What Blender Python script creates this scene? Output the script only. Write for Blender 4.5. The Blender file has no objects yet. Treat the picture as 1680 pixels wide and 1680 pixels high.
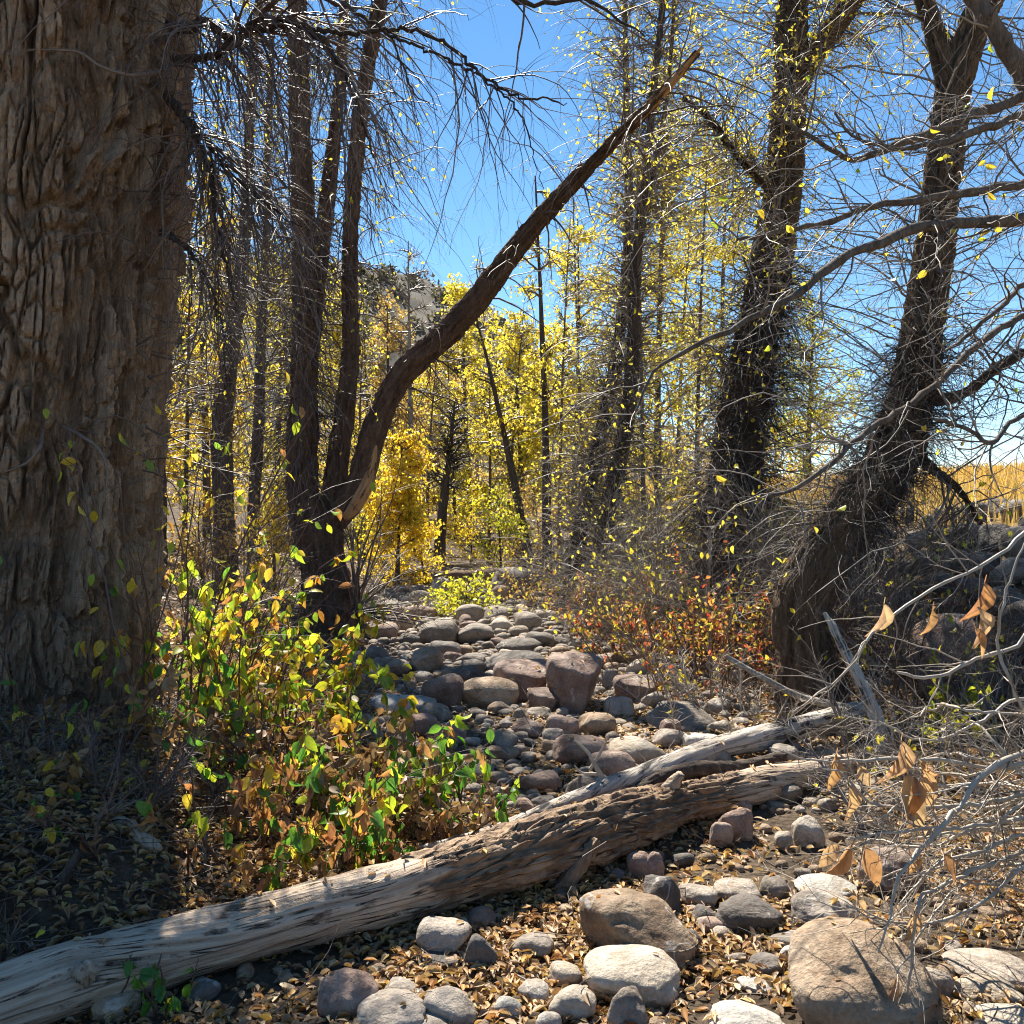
import bpy, math, random
import numpy as np
from mathutils import Matrix, Vector

# ------------------------------------------------------------------ camera, sky, sun, exposure
scene = bpy.context.scene
COL = scene.collection
EYE = 1.5                      # eye height above the dry stream bed
F = 1515.0                     # focal length in photo pixels (photo 1680 wide)
cam_d = bpy.data.cameras.new('camera')
cam_d.sensor_width = 36.0
cam_d.angle = 2 * math.atan(840.0 / F)
cam_d.clip_start = 0.05
cam_d.clip_end = 3000.0
cam = bpy.data.objects.new('camera', cam_d)
COL.objects.link(cam)
cam.location = (0, 0, EYE)
cam.rotation_euler = (math.radians(90), 0, 0)
scene.camera = cam

SUN_AZ = math.radians(-18)     # left of the view direction (+Y), behind the subject
SUN_EL = math.radians(51)
SUN_DIR = Vector((math.sin(SUN_AZ) * math.cos(SUN_EL), math.cos(SUN_AZ) * math.cos(SUN_EL), math.sin(SUN_EL)))
world = bpy.data.worlds.new('World')
scene.world = world
world.use_nodes = True
wn = world.node_tree
wn.nodes.clear()
sky = wn.nodes.new('ShaderNodeTexSky')
sky.sky_type = 'NISHITA'
sky.sun_disc = False
sky.sun_elevation = SUN_EL
sky.sun_rotation = SUN_AZ
sky.altitude = 1900
sky.air_density = 1.0
sky.dust_density = 0.0
sky.ozone_density = 1.0
bg = wn.nodes.new('ShaderNodeBackground')
bg.inputs['Strength'].default_value = 0.07
wo = wn.nodes.new('ShaderNodeOutputWorld')
hs_ = wn.nodes.new('ShaderNodeHueSaturation')
hs_.inputs['Saturation'].default_value = 1.2
hs_.inputs['Hue'].default_value = 0.494
wn.links.new(sky.outputs[0], hs_.inputs['Color'])
wn.links.new(hs_.outputs[0], bg.inputs['Color'])
wn.links.new(bg.outputs[0], wo.inputs['Surface'])
sun_d = bpy.data.lights.new('sun', 'SUN')
sun_d.energy = 5.0
sun_d.angle = math.radians(0.5)
sun_d.color = (1.0, 0.93, 0.81)
sun = bpy.data.objects.new('sun', sun_d)
COL.objects.link(sun)
sun.rotation_euler = SUN_DIR.to_track_quat('Z', 'Y').to_euler()
sun.location = (-8, 10, 12)
vs = scene.view_settings
vs.view_transform = 'Standard'
vs.look = 'None'
vs.exposure = 1.48
vs.gamma = 1.0
vs.use_curve_mapping = False
scene.cycles.use_denoising = True
scene.cycles.use_adaptive_sampling = True
scene.cycles.adaptive_threshold = 0.02
scene.cycles.filter_width = 1.1
scene.cycles.max_bounces = 4
scene.cycles.diffuse_bounces = 3
scene.cycles.transmission_bounces = 4
scene.cycles.transparent_max_bounces = 4

# ------------------------------------------------------------------ numpy helpers
rng = np.random.default_rng(7)

def hsh(*ints, seed=0):
    h = np.full(np.broadcast(*ints).shape, (seed * 374761393 + 668265263) & 0xffffffff, dtype=np.uint64)
    for k, i in enumerate(ints):
        h = (h ^ ((np.asarray(i).astype(np.int64) & 0xffffffff).astype(np.uint64) * np.uint64(2654435761 + 40503 * k))) & np.uint64(0xffffffff)
        h = ((h ^ (h >> np.uint64(15))) * np.uint64(2246822519)) & np.uint64(0xffffffff)
        h = ((h ^ (h >> np.uint64(13))) * np.uint64(3266489917)) & np.uint64(0xffffffff)
    h = h ^ (h >> np.uint64(16))
    return (h & np.uint64(0xffffff)).astype(np.float64) / 16777215.0

def noise3(x, y, z, seed=0):
    x, y, z = np.broadcast_arrays(np.asarray(x, float), np.asarray(y, float), np.asarray(z, float))
    ix, iy, iz = np.floor(x), np.floor(y), np.floor(z)
    fx, fy, fz = x - ix, y - iy, z - iz
    fx, fy, fz = (f * f * (3 - 2 * f) for f in (fx, fy, fz))
    ix, iy, iz = ix.astype(np.int64), iy.astype(np.int64), iz.astype(np.int64)
    def c(a, b, d):
        return hsh(ix + a, iy + b, iz + d, seed=seed)
    x00 = c(0, 0, 0) * (1 - fx) + c(1, 0, 0) * fx
    x10 = c(0, 1, 0) * (1 - fx) + c(1, 1, 0) * fx
    x01 = c(0, 0, 1) * (1 - fx) + c(1, 0, 1) * fx
    x11 = c(0, 1, 1) * (1 - fx) + c(1, 1, 1) * fx
    return ((x00 * (1 - fy) + x10 * fy) * (1 - fz) + (x01 * (1 - fy) + x11 * fy) * fz) * 2 - 1

def fbm(x, y, z, octv=4, seed=0):
    s, a, t = 0.0, 1.0, 0.0
    for o in range(octv):
        s = s + a * noise3(x * 2 ** o, y * 2 ** o, z * 2 ** o, seed + o)
        t += a
        a *= 0.5
    return s / t

def sstep(a, b, x):
    t = np.clip((np.asarray(x, float) - a) / (b - a), 0, 1)
    return t * t * (3 - 2 * t)

def norm(v):
    return v / np.maximum(np.linalg.norm(v, axis=-1, keepdims=True), 1e-9)

def make_mesh(name, verts, faces, mat=None, smooth=True, attrs=None):
    """verts (V,3); faces: an (F,k) array or a list of such arrays."""
    if isinstance(faces, np.ndarray):
        faces = [faces]
    me = bpy.data.meshes.new(name)
    verts = np.ascontiguousarray(verts, dtype=np.float32)
    me.vertices.add(len(verts))
    me.vertices.foreach_set('co', verts.ravel())
    loops = np.concatenate([f.ravel() for f in faces]).astype(np.int32)
    tot = np.concatenate([np.full(len(f), f.shape[1]) for f in faces]).astype(np.int32)
    start = np.concatenate([[0], np.cumsum(tot)[:-1]]).astype(np.int32)
    me.loops.add(len(loops))
    me.loops.foreach_set('vertex_index', loops)
    me.polygons.add(len(tot))
    me.polygons.foreach_set('loop_start', start)
    me.polygons.foreach_set('loop_total', tot)
    me.polygons.foreach_set('use_smooth', np.full(len(tot), smooth))
    if attrs:
        for k, v in attrs.items():
            a = me.attributes.new(k, 'FLOAT', 'POINT')
            a.data.foreach_set('value', np.ascontiguousarray(v, dtype=np.float32).ravel())
    if mat:
        me.materials.append(mat)
    me.update(calc_edges=True)
    return me

def link(name, me, parent=None, loc=None, kind=None):
    o = bpy.data.objects.new(name, me)
    COL.objects.link(o)
    if parent is not None:
        o.parent = parent
    if loc is not None:
        o.location = loc
    if kind:
        o['kind'] = kind
    return o

def tag(o, label, cat, group=None):
    o['label'] = label
    o['category'] = cat
    if group:
        o['group'] = group
    return o

class Thing:
    """An Empty at the thing's base; parts get mesh data relative to that base."""
    def __init__(self, name, label, cat, base, group=None):
        self.base = np.array(base, float)
        self.o = bpy.data.objects.new(name, None)
        self.o.empty_display_size = 0.1
        COL.objects.link(self.o)
        self.o.location = tuple(self.base)
        tag(self.o, label, cat, group)
    def part(self, name, vf, mat, kind=None, attrs=None, parent=None, label=None, smooth=True):
        v, f = vf
        me = make_mesh(name, v - self.base, f, mat, attrs=attrs, smooth=smooth)
        o = link(name, me, parent or self.o, kind=kind)
        if label:
            o['label'] = label
        return o

# pixel helpers: a pixel gives a direction, the depth comes from the ground it stands on
def P(px, py, d):
    return np.array([(px - 840.0) / F * d, d, EYE + (840.0 - py) / F * d])

def path_px(pts, n):
    """pts: (px, py, depth, radius_px) -> smooth world path (n,3) and radii (n,)"""
    w = np.array([np.append(P(p[0], p[1], p[2]), p[3] * p[2] / F) for p in pts])
    return smooth_path(w, n)

def smooth_path(w, n):
    w = np.asarray(w, float)
    ext = np.vstack([2 * w[0] - w[1], w, 2 * w[-1] - w[-2]])
    seg = np.linalg.norm(np.diff(w[:, :3], axis=0), axis=1)
    cum = np.concatenate([[0], np.cumsum(seg)])
    s = np.linspace(0, cum[-1], n)
    i = np.clip(np.searchsorted(cum, s, side='right') - 1, 0, len(w) - 2)
    t = ((s - cum[i]) / np.maximum(seg[i], 1e-9))[:, None]
    p0, p1, p2, p3 = ext[i], ext[i + 1], ext[i + 2], ext[i + 3]
    q = 0.5 * (2 * p1 + (p2 - p0) * t + (2 * p0 - 5 * p1 + 4 * p2 - p3) * t ** 2 + (3 * p1 - p0 - 3 * p2 + p3) * t ** 3)
    return q[:, :3], np.maximum(q[:, 3], 0.002)

# ------------------------------------------------------------------ terrain
def _xl(y): return np.interp(y, [1.6, 2.75, 3.1, 3.6, 5, 7, 9, 14, 20, 28], [-3.4, -2.9, -1.0, -0.7, -0.6, -1.0, -1.5, -2.1, -1.9, -1.2])
def _xr(y): return np.interp(y, [2, 4, 6, 8, 10, 14, 20, 28], [2.0, 2.1, 2.1, 1.95, 1.75, 1.25, 0.9, 0.6])

def height(x, y):
    x = np.asarray(x, float); y = np.asarray(y, float)
    dl = _xl(y) - x
    dr = x - _xr(y)
    h = 0.36 * sstep(-0.15, 1.3, dl) + 0.03 * np.clip(dl - 1, 0, 20) + 0.16 * np.clip(dl - 12, 0, 60)
    h = h + 0.16 * sstep(-0.1, 1.0, dr) + 1.25 * sstep(1.2, 3.6, dr) + 0.055 * np.clip(dr - 3.6, 0, 45)
    h = h + 0.022 * np.clip(y - 14, 0, 20) + 0.35 * sstep(22, 34, y)
    inb = (1 - sstep(-0.3, 0.5, dl)) * (1 - sstep(-0.3, 0.5, dr))
    fade = 1 - sstep(60, 200, np.hypot(x, y))
    h = h + fade * (0.05 * fbm(x * 0.9, y * 0.9, 0.3, 3, 11) + 0.08 * (1 - inb) * fbm(x * 0.5, y * 0.5, 1.3, 3, 12))
    return h

def hit(px, py, dmin=1.6, dmax=60):
    d = np.geomspace(dmin, dmax, 2500)
    x = (px - 840.0) / F * d
    z = EYE + (840.0 - py) / F * d
    b = z - height(x, d) < 0
    k = int(np.argmax(b)) if b.any() else len(d) - 1
    return float(d[k])

# ------------------------------------------------------------------ materials
def nt(name):
    m = bpy.data.materials.new(name)
    m.use_nodes = True
    n = m.node_tree
    n.nodes.clear()
    return m, n

def nd(n, typ, **kw):
    x = n.nodes.new(typ)
    for k, v in kw.items():
        if k.startswith('i_'):
            key = k[2:]
            key = int(key) if key.isdigit() else key.replace('_', ' ')
            x.inputs[key].default_value = v
        else:
            setattr(x, k, v)
    return x

def ramp(n, stops, interp='LINEAR'):
    r = n.nodes.new('ShaderNodeValToRGB')
    r.color_ramp.interpolation = interp
    e = r.color_ramp.elements
    while len(e) < len(stops):
        e.new(0.5)
    for k, (p, c) in enumerate(stops):
        e[k].position = p
        e[k].color = (*c, 1)
    return r

def mat_bark(name, c_lo, c_hi, c_red, scale=9.0, bump=0.5):
    m, n = nt(name)
    L = n.links.new
    tc = nd(n, 'ShaderNodeTexCoord')
    mp = nd(n, 'ShaderNodeMapping'); mp.inputs['Scale'].default_value = (scale, scale, scale * 0.22)
    L(tc.outputs['Object'], mp.inputs['Vector'])
    no = nd(n, 'ShaderNodeTexNoise', i_Scale=1.6, i_Detail=8.0, i_Roughness=0.65)
    L(mp.outputs[0], no.inputs['Vector'])
    n2 = nd(n, 'ShaderNodeTexNoise', i_Scale=22.0, i_Detail=9.0, i_Roughness=0.75)
    L(tc.outputs['Object'], n2.inputs['Vector'])
    at = nd(n, 'ShaderNodeAttribute', attribute_name='tone')
    add = nd(n, 'ShaderNodeMath', operation='MULTIPLY_ADD', i_1=0.5); L(at.outputs['Fac'], add.inputs[0]); L(no.outputs['Fac'], add.inputs[2])
    r = ramp(n, [(0.3, c_lo), (0.62, tuple((a + b) / 2 for a, b in zip(c_lo, c_hi))), (0.95, c_hi)])
    L(add.outputs[0], r.inputs[0])
    r2 = ramp(n, [(0.52, (0, 0, 0)), (0.68, (1, 1, 1))]); L(n2.outputs['Fac'], r2.inputs[0])
    mul = nd(n, 'ShaderNodeMath', operation='MULTIPLY', i_1=0.55); L(r2.outputs[0], mul.inputs[0])
    mx = nd(n, 'ShaderNodeMixRGB'); mx.inputs[2].default_value = (*c_red, 1)
    L(mul.outputs[0], mx.inputs[0]); L(r.outputs[0], mx.inputs[1])
    bs = nd(n, 'ShaderNodeBsdfPrincipled', i_Roughness=0.9)
    bs.inputs['Specular IOR Level'].default_value = 0.2
    mp3 = nd(n, 'ShaderNodeMapping'); mp3.inputs['Scale'].default_value = (scale * 7, scale * 7, scale * 0.9); L(tc.outputs['Object'], mp3.inputs['Vector'])
    n3 = nd(n, 'ShaderNodeTexNoise', i_Scale=1.0, i_Detail=4.0, i_Roughness=0.6); L(mp3.outputs[0], n3.inputs['Vector'])
    s0 = nd(n, 'ShaderNodeMath', operation='MULTIPLY_ADD', i_1=0.6); L(n3.outputs['Fac'], s0.inputs[0]); L(no.outputs['Fac'], s0.inputs[2])
    fv = nd(n, 'ShaderNodeMapRange', i_1=0.3, i_2=0.7, i_3=0.62, i_4=1.3); L(n3.outputs['Fac'], fv.inputs[0])
    hv = nd(n, 'ShaderNodeHueSaturation'); L(mx.outputs[0], hv.inputs['Color']); L(fv.outputs[0], hv.inputs['Value']); L(hv.outputs[0], bs.inputs['Base Color'])
    sm = nd(n, 'ShaderNodeMath', operation='ADD'); L(s0.outputs[0], sm.inputs[0]); L(n2.outputs['Fac'], sm.inputs[1])
    bp = nd(n, 'ShaderNodeBump', i_Strength=min(1.0, bump), i_Distance=0.05); L(sm.outputs[0], bp.inputs['Height'])
    L(bp.outputs[0], bs.inputs['Normal'])
    o = nd(n, 'ShaderNodeOutputMaterial'); L(bs.outputs[0], o.inputs[0])
    return m

def mat_twig(name, cols, rough=0.55):
    m, n = nt(name)
    L = n.links.new
    g = nd(n, 'ShaderNodeNewGeometry')
    r = ramp(n, [(k / max(1, len(cols) - 1), c) for k, c in enumerate(cols)])
    L(g.outputs['Random Per Island'], r.inputs[0])
    tc = nd(n, 'ShaderNodeTexCoord')
    no = nd(n, 'ShaderNodeTexNoise', i_Scale=40.0, i_Detail=3.0); L(tc.outputs['Object'], no.inputs['Vector'])
    hs = nd(n, 'ShaderNodeHueSaturation'); L(r.outputs[0], hs.inputs['Color'])
    mr = nd(n, 'ShaderNodeMapRange', i_3=0.65, i_4=1.35); L(no.outputs['Fac'], mr.inputs[0]); L(mr.outputs[0], hs.inputs['Value'])
    bs = nd(n, 'ShaderNodeBsdfPrincipled', i_Roughness=rough)
    L(hs.outputs[0], bs.inputs['Base Color'])
    o = nd(n, 'ShaderNodeOutputMaterial'); L(bs.outputs[0], o.inputs[0])
    return m

def mat_leaf(name, cols, trans=0.5, rough=0.42, per='island', veins=True, bright=1.5):
    m, n = nt(name)
    L = n.links.new
    if per == 'island':
        g = nd(n, 'ShaderNodeNewGeometry'); src = g.outputs['Random Per Island']
    else:
        g = nd(n, 'ShaderNodeObjectInfo'); src = g.outputs['Random']
    r = ramp(n, [(k / max(1, len(cols) - 1), c) for k, c in enumerate(cols)])
    L(src, r.inputs[0])
    col = r.outputs[0]
    if veins:
        tc = nd(n, 'ShaderNodeTexCoord')
        no = nd(n, 'ShaderNodeTexNoise', i_Scale=(30.0 if per == 'island' else 5.0), i_Detail=4.0)
        L(tc.outputs['Object'], no.inputs['Vector'])
        mr = nd(n, 'ShaderNodeMapRange', i_1=0.3, i_2=0.7, i_3=0.7, i_4=1.25); L(no.outputs['Fac'], mr.inputs[0])
        hs = nd(n, 'ShaderNodeHueSaturation'); L(col, hs.inputs['Color']); L(mr.outputs[0], hs.inputs['Value'])
        col = hs.outputs[0]
    bs = nd(n, 'ShaderNodeBsdfPrincipled', i_Roughness=rough); L(col, bs.inputs['Base Color'])
    tr = nd(n, 'ShaderNodeBsdfTranslucent')
    br = nd(n, 'ShaderNodeMixRGB', blend_type='MULTIPLY'); br.inputs[0].default_value = 1
    br.inputs[2].default_value = (bright, bright, bright * 0.8, 1)
    L(col, br.inputs[1]); L(br.outputs[0], tr.inputs[0])
    mx = nd(n, 'ShaderNodeMixShader'); mx.inputs[0].default_value = trans
    L(bs.outputs[0], mx.inputs[1]); L(tr.outputs[0], mx.inputs[2])
    o = nd(n, 'ShaderNodeOutputMaterial'); L(mx.outputs[0], o.inputs[0])
    return m

def mat_rock(name, c1, c2, c3, sc=1.0):
    m, n = nt(name)
    L = n.links.new
    tc = nd(n, 'ShaderNodeTexCoord'); oi = nd(n, 'ShaderNodeObjectInfo')
    vm = nd(n, 'ShaderNodeVectorMath', operation='MULTIPLY_ADD')
    cb = nd(n, 'ShaderNodeCombineXYZ')
    for k in range(3): L(oi.outputs['Random'], cb.inputs[k])
    vm.inputs[1].default_value = (60, 37, 91)
    geo = nd(n, 'ShaderNodeNewGeometry')
    L(cb.outputs[0], vm.inputs[0]); L(geo.outputs['Position'], vm.inputs[2])
    a = nd(n, 'ShaderNodeTexNoise', i_Scale=5.0 * sc, i_Detail=6.0, i_Roughness=0.6); L(vm.outputs[0], a.inputs['Vector'])
    b = nd(n, 'ShaderNodeTexNoise', i_Scale=70.0 * sc, i_Detail=5.0, i_Roughness=0.7); L(vm.outputs[0], b.inputs['Vector'])
    v = nd(n, 'ShaderNodeTexVoronoi', i_Scale=42.0 * sc); L(vm.outputs[0], v.inputs['Vector'])
    r = ramp(n, [(0.34, c1), (0.52, c2), (0.68, c3)]); L(a.outputs['Fac'], r.inputs[0])
    hs = nd(n, 'ShaderNodeHueSaturation')
    mr = nd(n, 'ShaderNodeMapRange', i_1=0.25, i_2=0.75, i_3=0.68, i_4=1.3); L(b.outputs['Fac'], mr.inputs[0])
    mo = nd(n, 'ShaderNodeMapRange', i_3=0.78, i_4=1.25); L(oi.outputs['Random'], mo.inputs[0])
    mm = nd(n, 'ShaderNodeMath', operation='MULTIPLY'); L(mr.outputs[0], mm.inputs[0]); L(mo.outputs[0], mm.inputs[1])
    L(r.outputs[0], hs.inputs['Color']); L(mm.outputs[0], hs.inputs['Value'])
    st = nd(n, 'ShaderNodeTexNoise', i_Scale=9.0 * sc, i_Detail=7.0, i_Roughness=0.7, i_Distortion=0.6); L(vm.outputs[0], st.inputs['Vector'])
    rs_ = ramp(n, [(0.52, (0, 0, 0)), (0.66, (0.6, 0.6, 0.6))]); L(st.outputs['Fac'], rs_.inputs[0])
    ms = nd(n, 'ShaderNodeMixRGB', blend_type='MULTIPLY'); ms.inputs[2].default_value = (0.5, 0.40, 0.31, 1); L(rs_.outputs[0], ms.inputs[0]); L(hs.outputs[0], ms.inputs[1])
    vn = nd(n, 'ShaderNodeTexNoise', i_Scale=3.2 * sc, i_Detail=3.0, i_Distortion=1.2); L(vm.outputs[0], vn.inputs['Vector'])
    rv = ramp(n, [(0.615, (0, 0, 0)), (0.625, (0.5, 0.5, 0.5)), (0.632, (0.5, 0.5, 0.5)), (0.642, (0, 0, 0))]); L(vn.outputs['Fac'], rv.inputs[0])
    mv = nd(n, 'ShaderNodeMixRGB'); mv.inputs[2].default_value = (0.52, 0.49, 0.45, 1); L(rv.outputs[0], mv.inputs[0]); L(ms.outputs[0], mv.inputs[1])
    bs = nd(n, 'ShaderNodeBsdfPrincipled', i_Roughness=0.82); L(mv.outputs[0], bs.inputs['Base Color'])
    bs.inputs['Specular IOR Level'].default_value = 0.3
    s1 = nd(n, 'ShaderNodeMath', operation='MULTIPLY_ADD', i_1=0.35); L(b.outputs['Fac'], s1.inputs[0]); L(a.outputs['Fac'], s1.inputs[2])
    s2 = nd(n, 'ShaderNodeMath', operation='MULTIPLY_ADD', i_1=0.12); L(v.outputs['Distance'], s2.inputs[0]); L(s1.outputs[0], s2.inputs[2])
    bp = nd(n, 'ShaderNodeBump', i_Strength=0.75, i_Distance=0.04); L(s2.outputs[0], bp.inputs['Height'])
    L(bp.outputs[0], bs.inputs['Normal'])
    o = nd(n, 'ShaderNodeOutputMaterial'); L(bs.outputs[0], o.inputs[0])
    return m

def mat_ground(name):
    m, n = nt(name)
    L = n.links.new
    tc = nd(n, 'ShaderNodeTexCoord')
    a = nd(n, 'ShaderNodeTexNoise', i_Scale=2.2, i_Detail=10.0, i_Roughness=0.65); L(tc.outputs['Object'], a.inputs['Vector'])
    b = nd(n, 'ShaderNodeTexNoise', i_Scale=45.0, i_Detail=8.0, i_Roughness=0.75); L(tc.outputs['Object'], b.inputs['Vector'])
    v = nd(n, 'ShaderNodeTexVoronoi', i_Scale=28.0); L(tc.outputs['Object'], v.inputs['Vector'])
    r = ramp(n, [(0.3, (0.055, 0.040, 0.028)), (0.5, (0.11, 0.082, 0.058)), (0.7, (0.19, 0.145, 0.10))]); L(a.outputs['Fac'], r.inputs[0])
    # dry golden grass cover on the field beyond the right bank
    sx = nd(n, 'ShaderNodeSeparateXYZ'); L(tc.outputs['Object'], sx.inputs[0])
    mg = nd(n, 'ShaderNodeMapRange', i_1=4.6, i_2=6.5); L(sx.outputs['X'], mg.inputs[0])
    mx = nd(n, 'ShaderNodeMixRGB'); mx.inputs[2].default_value = (0.42, 0.27, 0.085, 1)
    L(mg.outputs[0], mx.inputs[0]); L(r.outputs[0], mx.inputs[1])
    hs = nd(n, 'ShaderNodeHueSaturation'); L(mx.outputs[0], hs.inputs['Color'])
    mr = nd(n, 'ShaderNodeMapRange', i_1=0.25, i_2=0.75, i_3=0.45, i_4=1.6); L(b.outputs['Fac'], mr.inputs[0]); L(mr.outputs[0], hs.inputs['Value'])
    bs = nd(n, 'ShaderNodeBsdfPrincipled', i_Roughness=0.95); L(hs.outputs[0], bs.inputs['Base Color'])
    bs.inputs['Specular IOR Level'].default_value = 0.1
    s = nd(n, 'ShaderNodeMath', operation='ADD'); L(b.outputs['Fac'], s.inputs[0]); L(v.outputs['Distance'], s.inputs[1])
    bp = nd(n, 'ShaderNodeBump', i_Strength=0.9, i_Distance=0.03); L(s.outputs[0], bp.inputs['Height']); L(bp.outputs[0], bs.inputs['Normal'])
    o = nd(n, 'ShaderNodeOutputMaterial'); L(bs.outputs[0], o.inputs[0])
    return m

def mat_log(name, bare_lo, bare_hi, bark_lo, bark_hi, dark, dk=0.6):
    """weathered log: bare silver wood with grain, bark where the 'tone' attribute says so"""
    m, n = nt(name)
    L = n.links.new
    at = nd(n, 'ShaderNodeAttribute', attribute_name='mask')
    gu = nd(n, 'ShaderNodeAttribute', attribute_name='along'); gv = nd(n, 'ShaderNodeAttribute', attribute_name='around')
    cb = nd(n, 'ShaderNodeCombineXYZ'); L(gu.outputs['Fac'], cb.inputs[0]); L(gv.outputs['Fac'], cb.inputs[1])
    mp = nd(n, 'ShaderNodeMapping'); mp.inputs['Scale'].default_value = (2.2, 34.0, 1.0); L(cb.outputs[0], mp.inputs[0])
    a = nd(n, 'ShaderNodeTexNoise', i_Scale=1.0, i_Detail=9.0, i_Roughness=0.65); L(mp.outputs[0], a.inputs['Vector'])
    tc = nd(n, 'ShaderNodeTexCoord')
    b = nd(n, 'ShaderNodeTexNoise', i_Scale=7.0, i_Detail=8.0, i_Roughness=0.7); L(tc.outputs['Object'], b.inputs['Vector'])
    c = nd(n, 'ShaderNodeTexNoise', i_Scale=60.0, i_Detail=5.0); L(tc.outputs['Object'], c.inputs['Vector'])
    r1 = ramp(n, [(0.36, bare_lo), (0.6, bare_hi)]); L(a.outputs['Fac'], r1.inputs[0])
    r2 = ramp(n, [(0.35, bark_lo), (0.7, bark_hi)]); L(b.outputs['Fac'], r2.inputs[0])
    mx = nd(n, 'ShaderNodeMixRGB'); L(at.outputs['Fac'], mx.inputs[0]); L(r1.outputs[0], mx.inputs[1]); L(r2.outputs[0], mx.inputs[2])
    mp2 = nd(n, 'ShaderNodeMapping'); mp2.inputs['Scale'].default_value = (3.0, 9.0, 1.0); L(cb.outputs[0], mp2.inputs[0])
    st = nd(n, 'ShaderNodeTexNoise', i_Scale=1.0, i_Detail=6.0, i_Roughness=0.6); L(mp2.outputs[0], st.inputs['Vector'])
    r3 = ramp(n, [(dk, (0, 0, 0)), (dk + 0.06, (1, 1, 1))]); L(st.outputs['Fac'], r3.inputs[0])
    mx2 = nd(n, 'ShaderNodeMixRGB'); mx2.inputs[2].default_value = (*dark, 1); L(r3.outputs[0], mx2.inputs[0]); L(mx.outputs[0], mx2.inputs[1])
    mp4 = nd(n, 'ShaderNodeMapping'); mp4.inputs['Scale'].default_value = (1.5, 26.0, 1.0); mp4.inputs['Location'].default_value = (7, 3, 0); L(cb.outputs[0], mp4.inputs[0])
    ck = nd(n, 'ShaderNodeTexNoise', i_Scale=1.0, i_Detail=3.0, i_Roughness=0.5); L(mp4.outputs[0], ck.inputs['Vector'])
    rk = ramp(n, [(0.475, (0, 0, 0)), (0.495, (1, 1, 1)), (0.505, (1, 1, 1)), (0.525, (0, 0, 0))]); L(ck.outputs['Fac'], rk.inputs[0])
    rg = ramp(n, [(0.46, (0, 0, 0)), (0.56, (1, 1, 1))]); L(b.outputs['Fac'], rg.inputs[0])
    kk = nd(n, 'ShaderNodeMath', operation='MULTIPLY'); L(rk.outputs[0], kk.inputs[0]); L(rg.outputs[0], kk.inputs[1])
    mx3 = nd(n, 'ShaderNodeMixRGB'); mx3.inputs[2].default_value = (0.05, 0.034, 0.024, 1); L(kk.outputs[0], mx3.inputs[0]); L(mx2.outputs[0], mx3.inputs[1])
    bs = nd(n, 'ShaderNodeBsdfPrincipled', i_Roughness=0.8); L(mx3.outputs[0], bs.inputs['Base Color'])
    bs.inputs['Specular IOR Level'].default_value = 0.25
    s = nd(n, 'ShaderNodeMath', operation='MULTIPLY_ADD', i_1=0.3); L(c.outputs['Fac'], s.inputs[0]); L(a.outputs['Fac'], s.inputs[2])
    s9 = nd(n, 'ShaderNodeMath', operation='SUBTRACT'); L(s.outputs[0], s9.inputs[0]); L(kk.outputs[0], s9.inputs[1])
    bp = nd(n, 'ShaderNodeBump', i_Strength=0.8, i_Distance=0.02); L(s9.outputs[0], bp.inputs['Height']); L(bp.outputs[0], bs.inputs['Normal'])
    o = nd(n, 'ShaderNodeOutputMaterial'); L(bs.outputs[0], o.inputs[0])
    return m

def mat_hill(name):
    m, n = nt(name)
    L = n.links.new
    tc = nd(n, 'ShaderNodeTexCoord')
    a = nd(n, 'ShaderNodeTexNoise', i_Scale=0.09, i_Detail=9.0, i_Roughness=0.7); L(tc.outputs['Object'], a.inputs['Vector'])
    r = ramp(n, [(0.4, (0.035, 0.03, 0.026)), (0.52, (0.075, 0.06, 0.04)), (0.68, (0.14, 0.105, 0.06))]); L(a.outputs['Fac'], r.inputs[0])
    bs = nd(n, 'ShaderNodeBsdfPrincipled', i_Roughness=0.95); L(r.outputs[0], bs.inputs['Base Color'])
    o = nd(n, 'ShaderNodeOutputMaterial'); L(bs.outputs[0], o.inputs[0])
    return m

M = {}
M['ground'] = mat_ground('ground')
M['hill'] = mat_hill('hill')
M['bark_big'] = mat_bark('bark_cottonwood', (0.15, 0.088, 0.055), (0.62, 0.45, 0.31), (0.36, 0.16, 0.07), 9.0, 1.0)
M['bark_a'] = mat_bark('bark_brown', (0.07, 0.046, 0.034), (0.26, 0.175, 0.125), (0.19, 0.09, 0.045), 14.0, 1.0)
M['bark_b'] = mat_bark('bark_tan', (0.075, 0.052, 0.036), (0.29, 0.205, 0.135), (0.20, 0.11, 0.06), 14.0, 1.0)
M['bark_grey'] = mat_bark('bark_grey', (0.14, 0.12, 0.10), (0.40, 0.36, 0.31), (0.2, 0.15, 0.11), 10.0, 0.4)
M['bark_dark'] = mat_bark('bark_dark', (0.035, 0.028, 0.024), (0.12, 0.092, 0.075), (0.09, 0.05, 0.03), 12.0, 0.5)
M['wood_pale'] = mat_log('wood_stripped', (0.36, 0.19, 0.085), (0.52, 0.31, 0.15), (0.2, 0.14, 0.1), (0.3, 0.2, 0.14), (0.12, 0.07, 0.04))
M['twig_grey'] = mat_twig('twig_grey', [(0.07, 0.054, 0.045), (0.15, 0.122, 0.10), (0.28, 0.24, 0.205), (0.10, 0.076, 0.06)])
M['twig_brown'] = mat_twig('twig_brown', [(0.05, 0.035, 0.028), (0.11, 0.075, 0.058), (0.19, 0.14, 0.11), (0.08, 0.055, 0.045)])
M['twig_dark'] = mat_twig('twig_dark', [(0.022, 0.018, 0.017), (0.05, 0.04, 0.035), (0.09, 0.07, 0.058), (0.035, 0.028, 0.026)])
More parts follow.
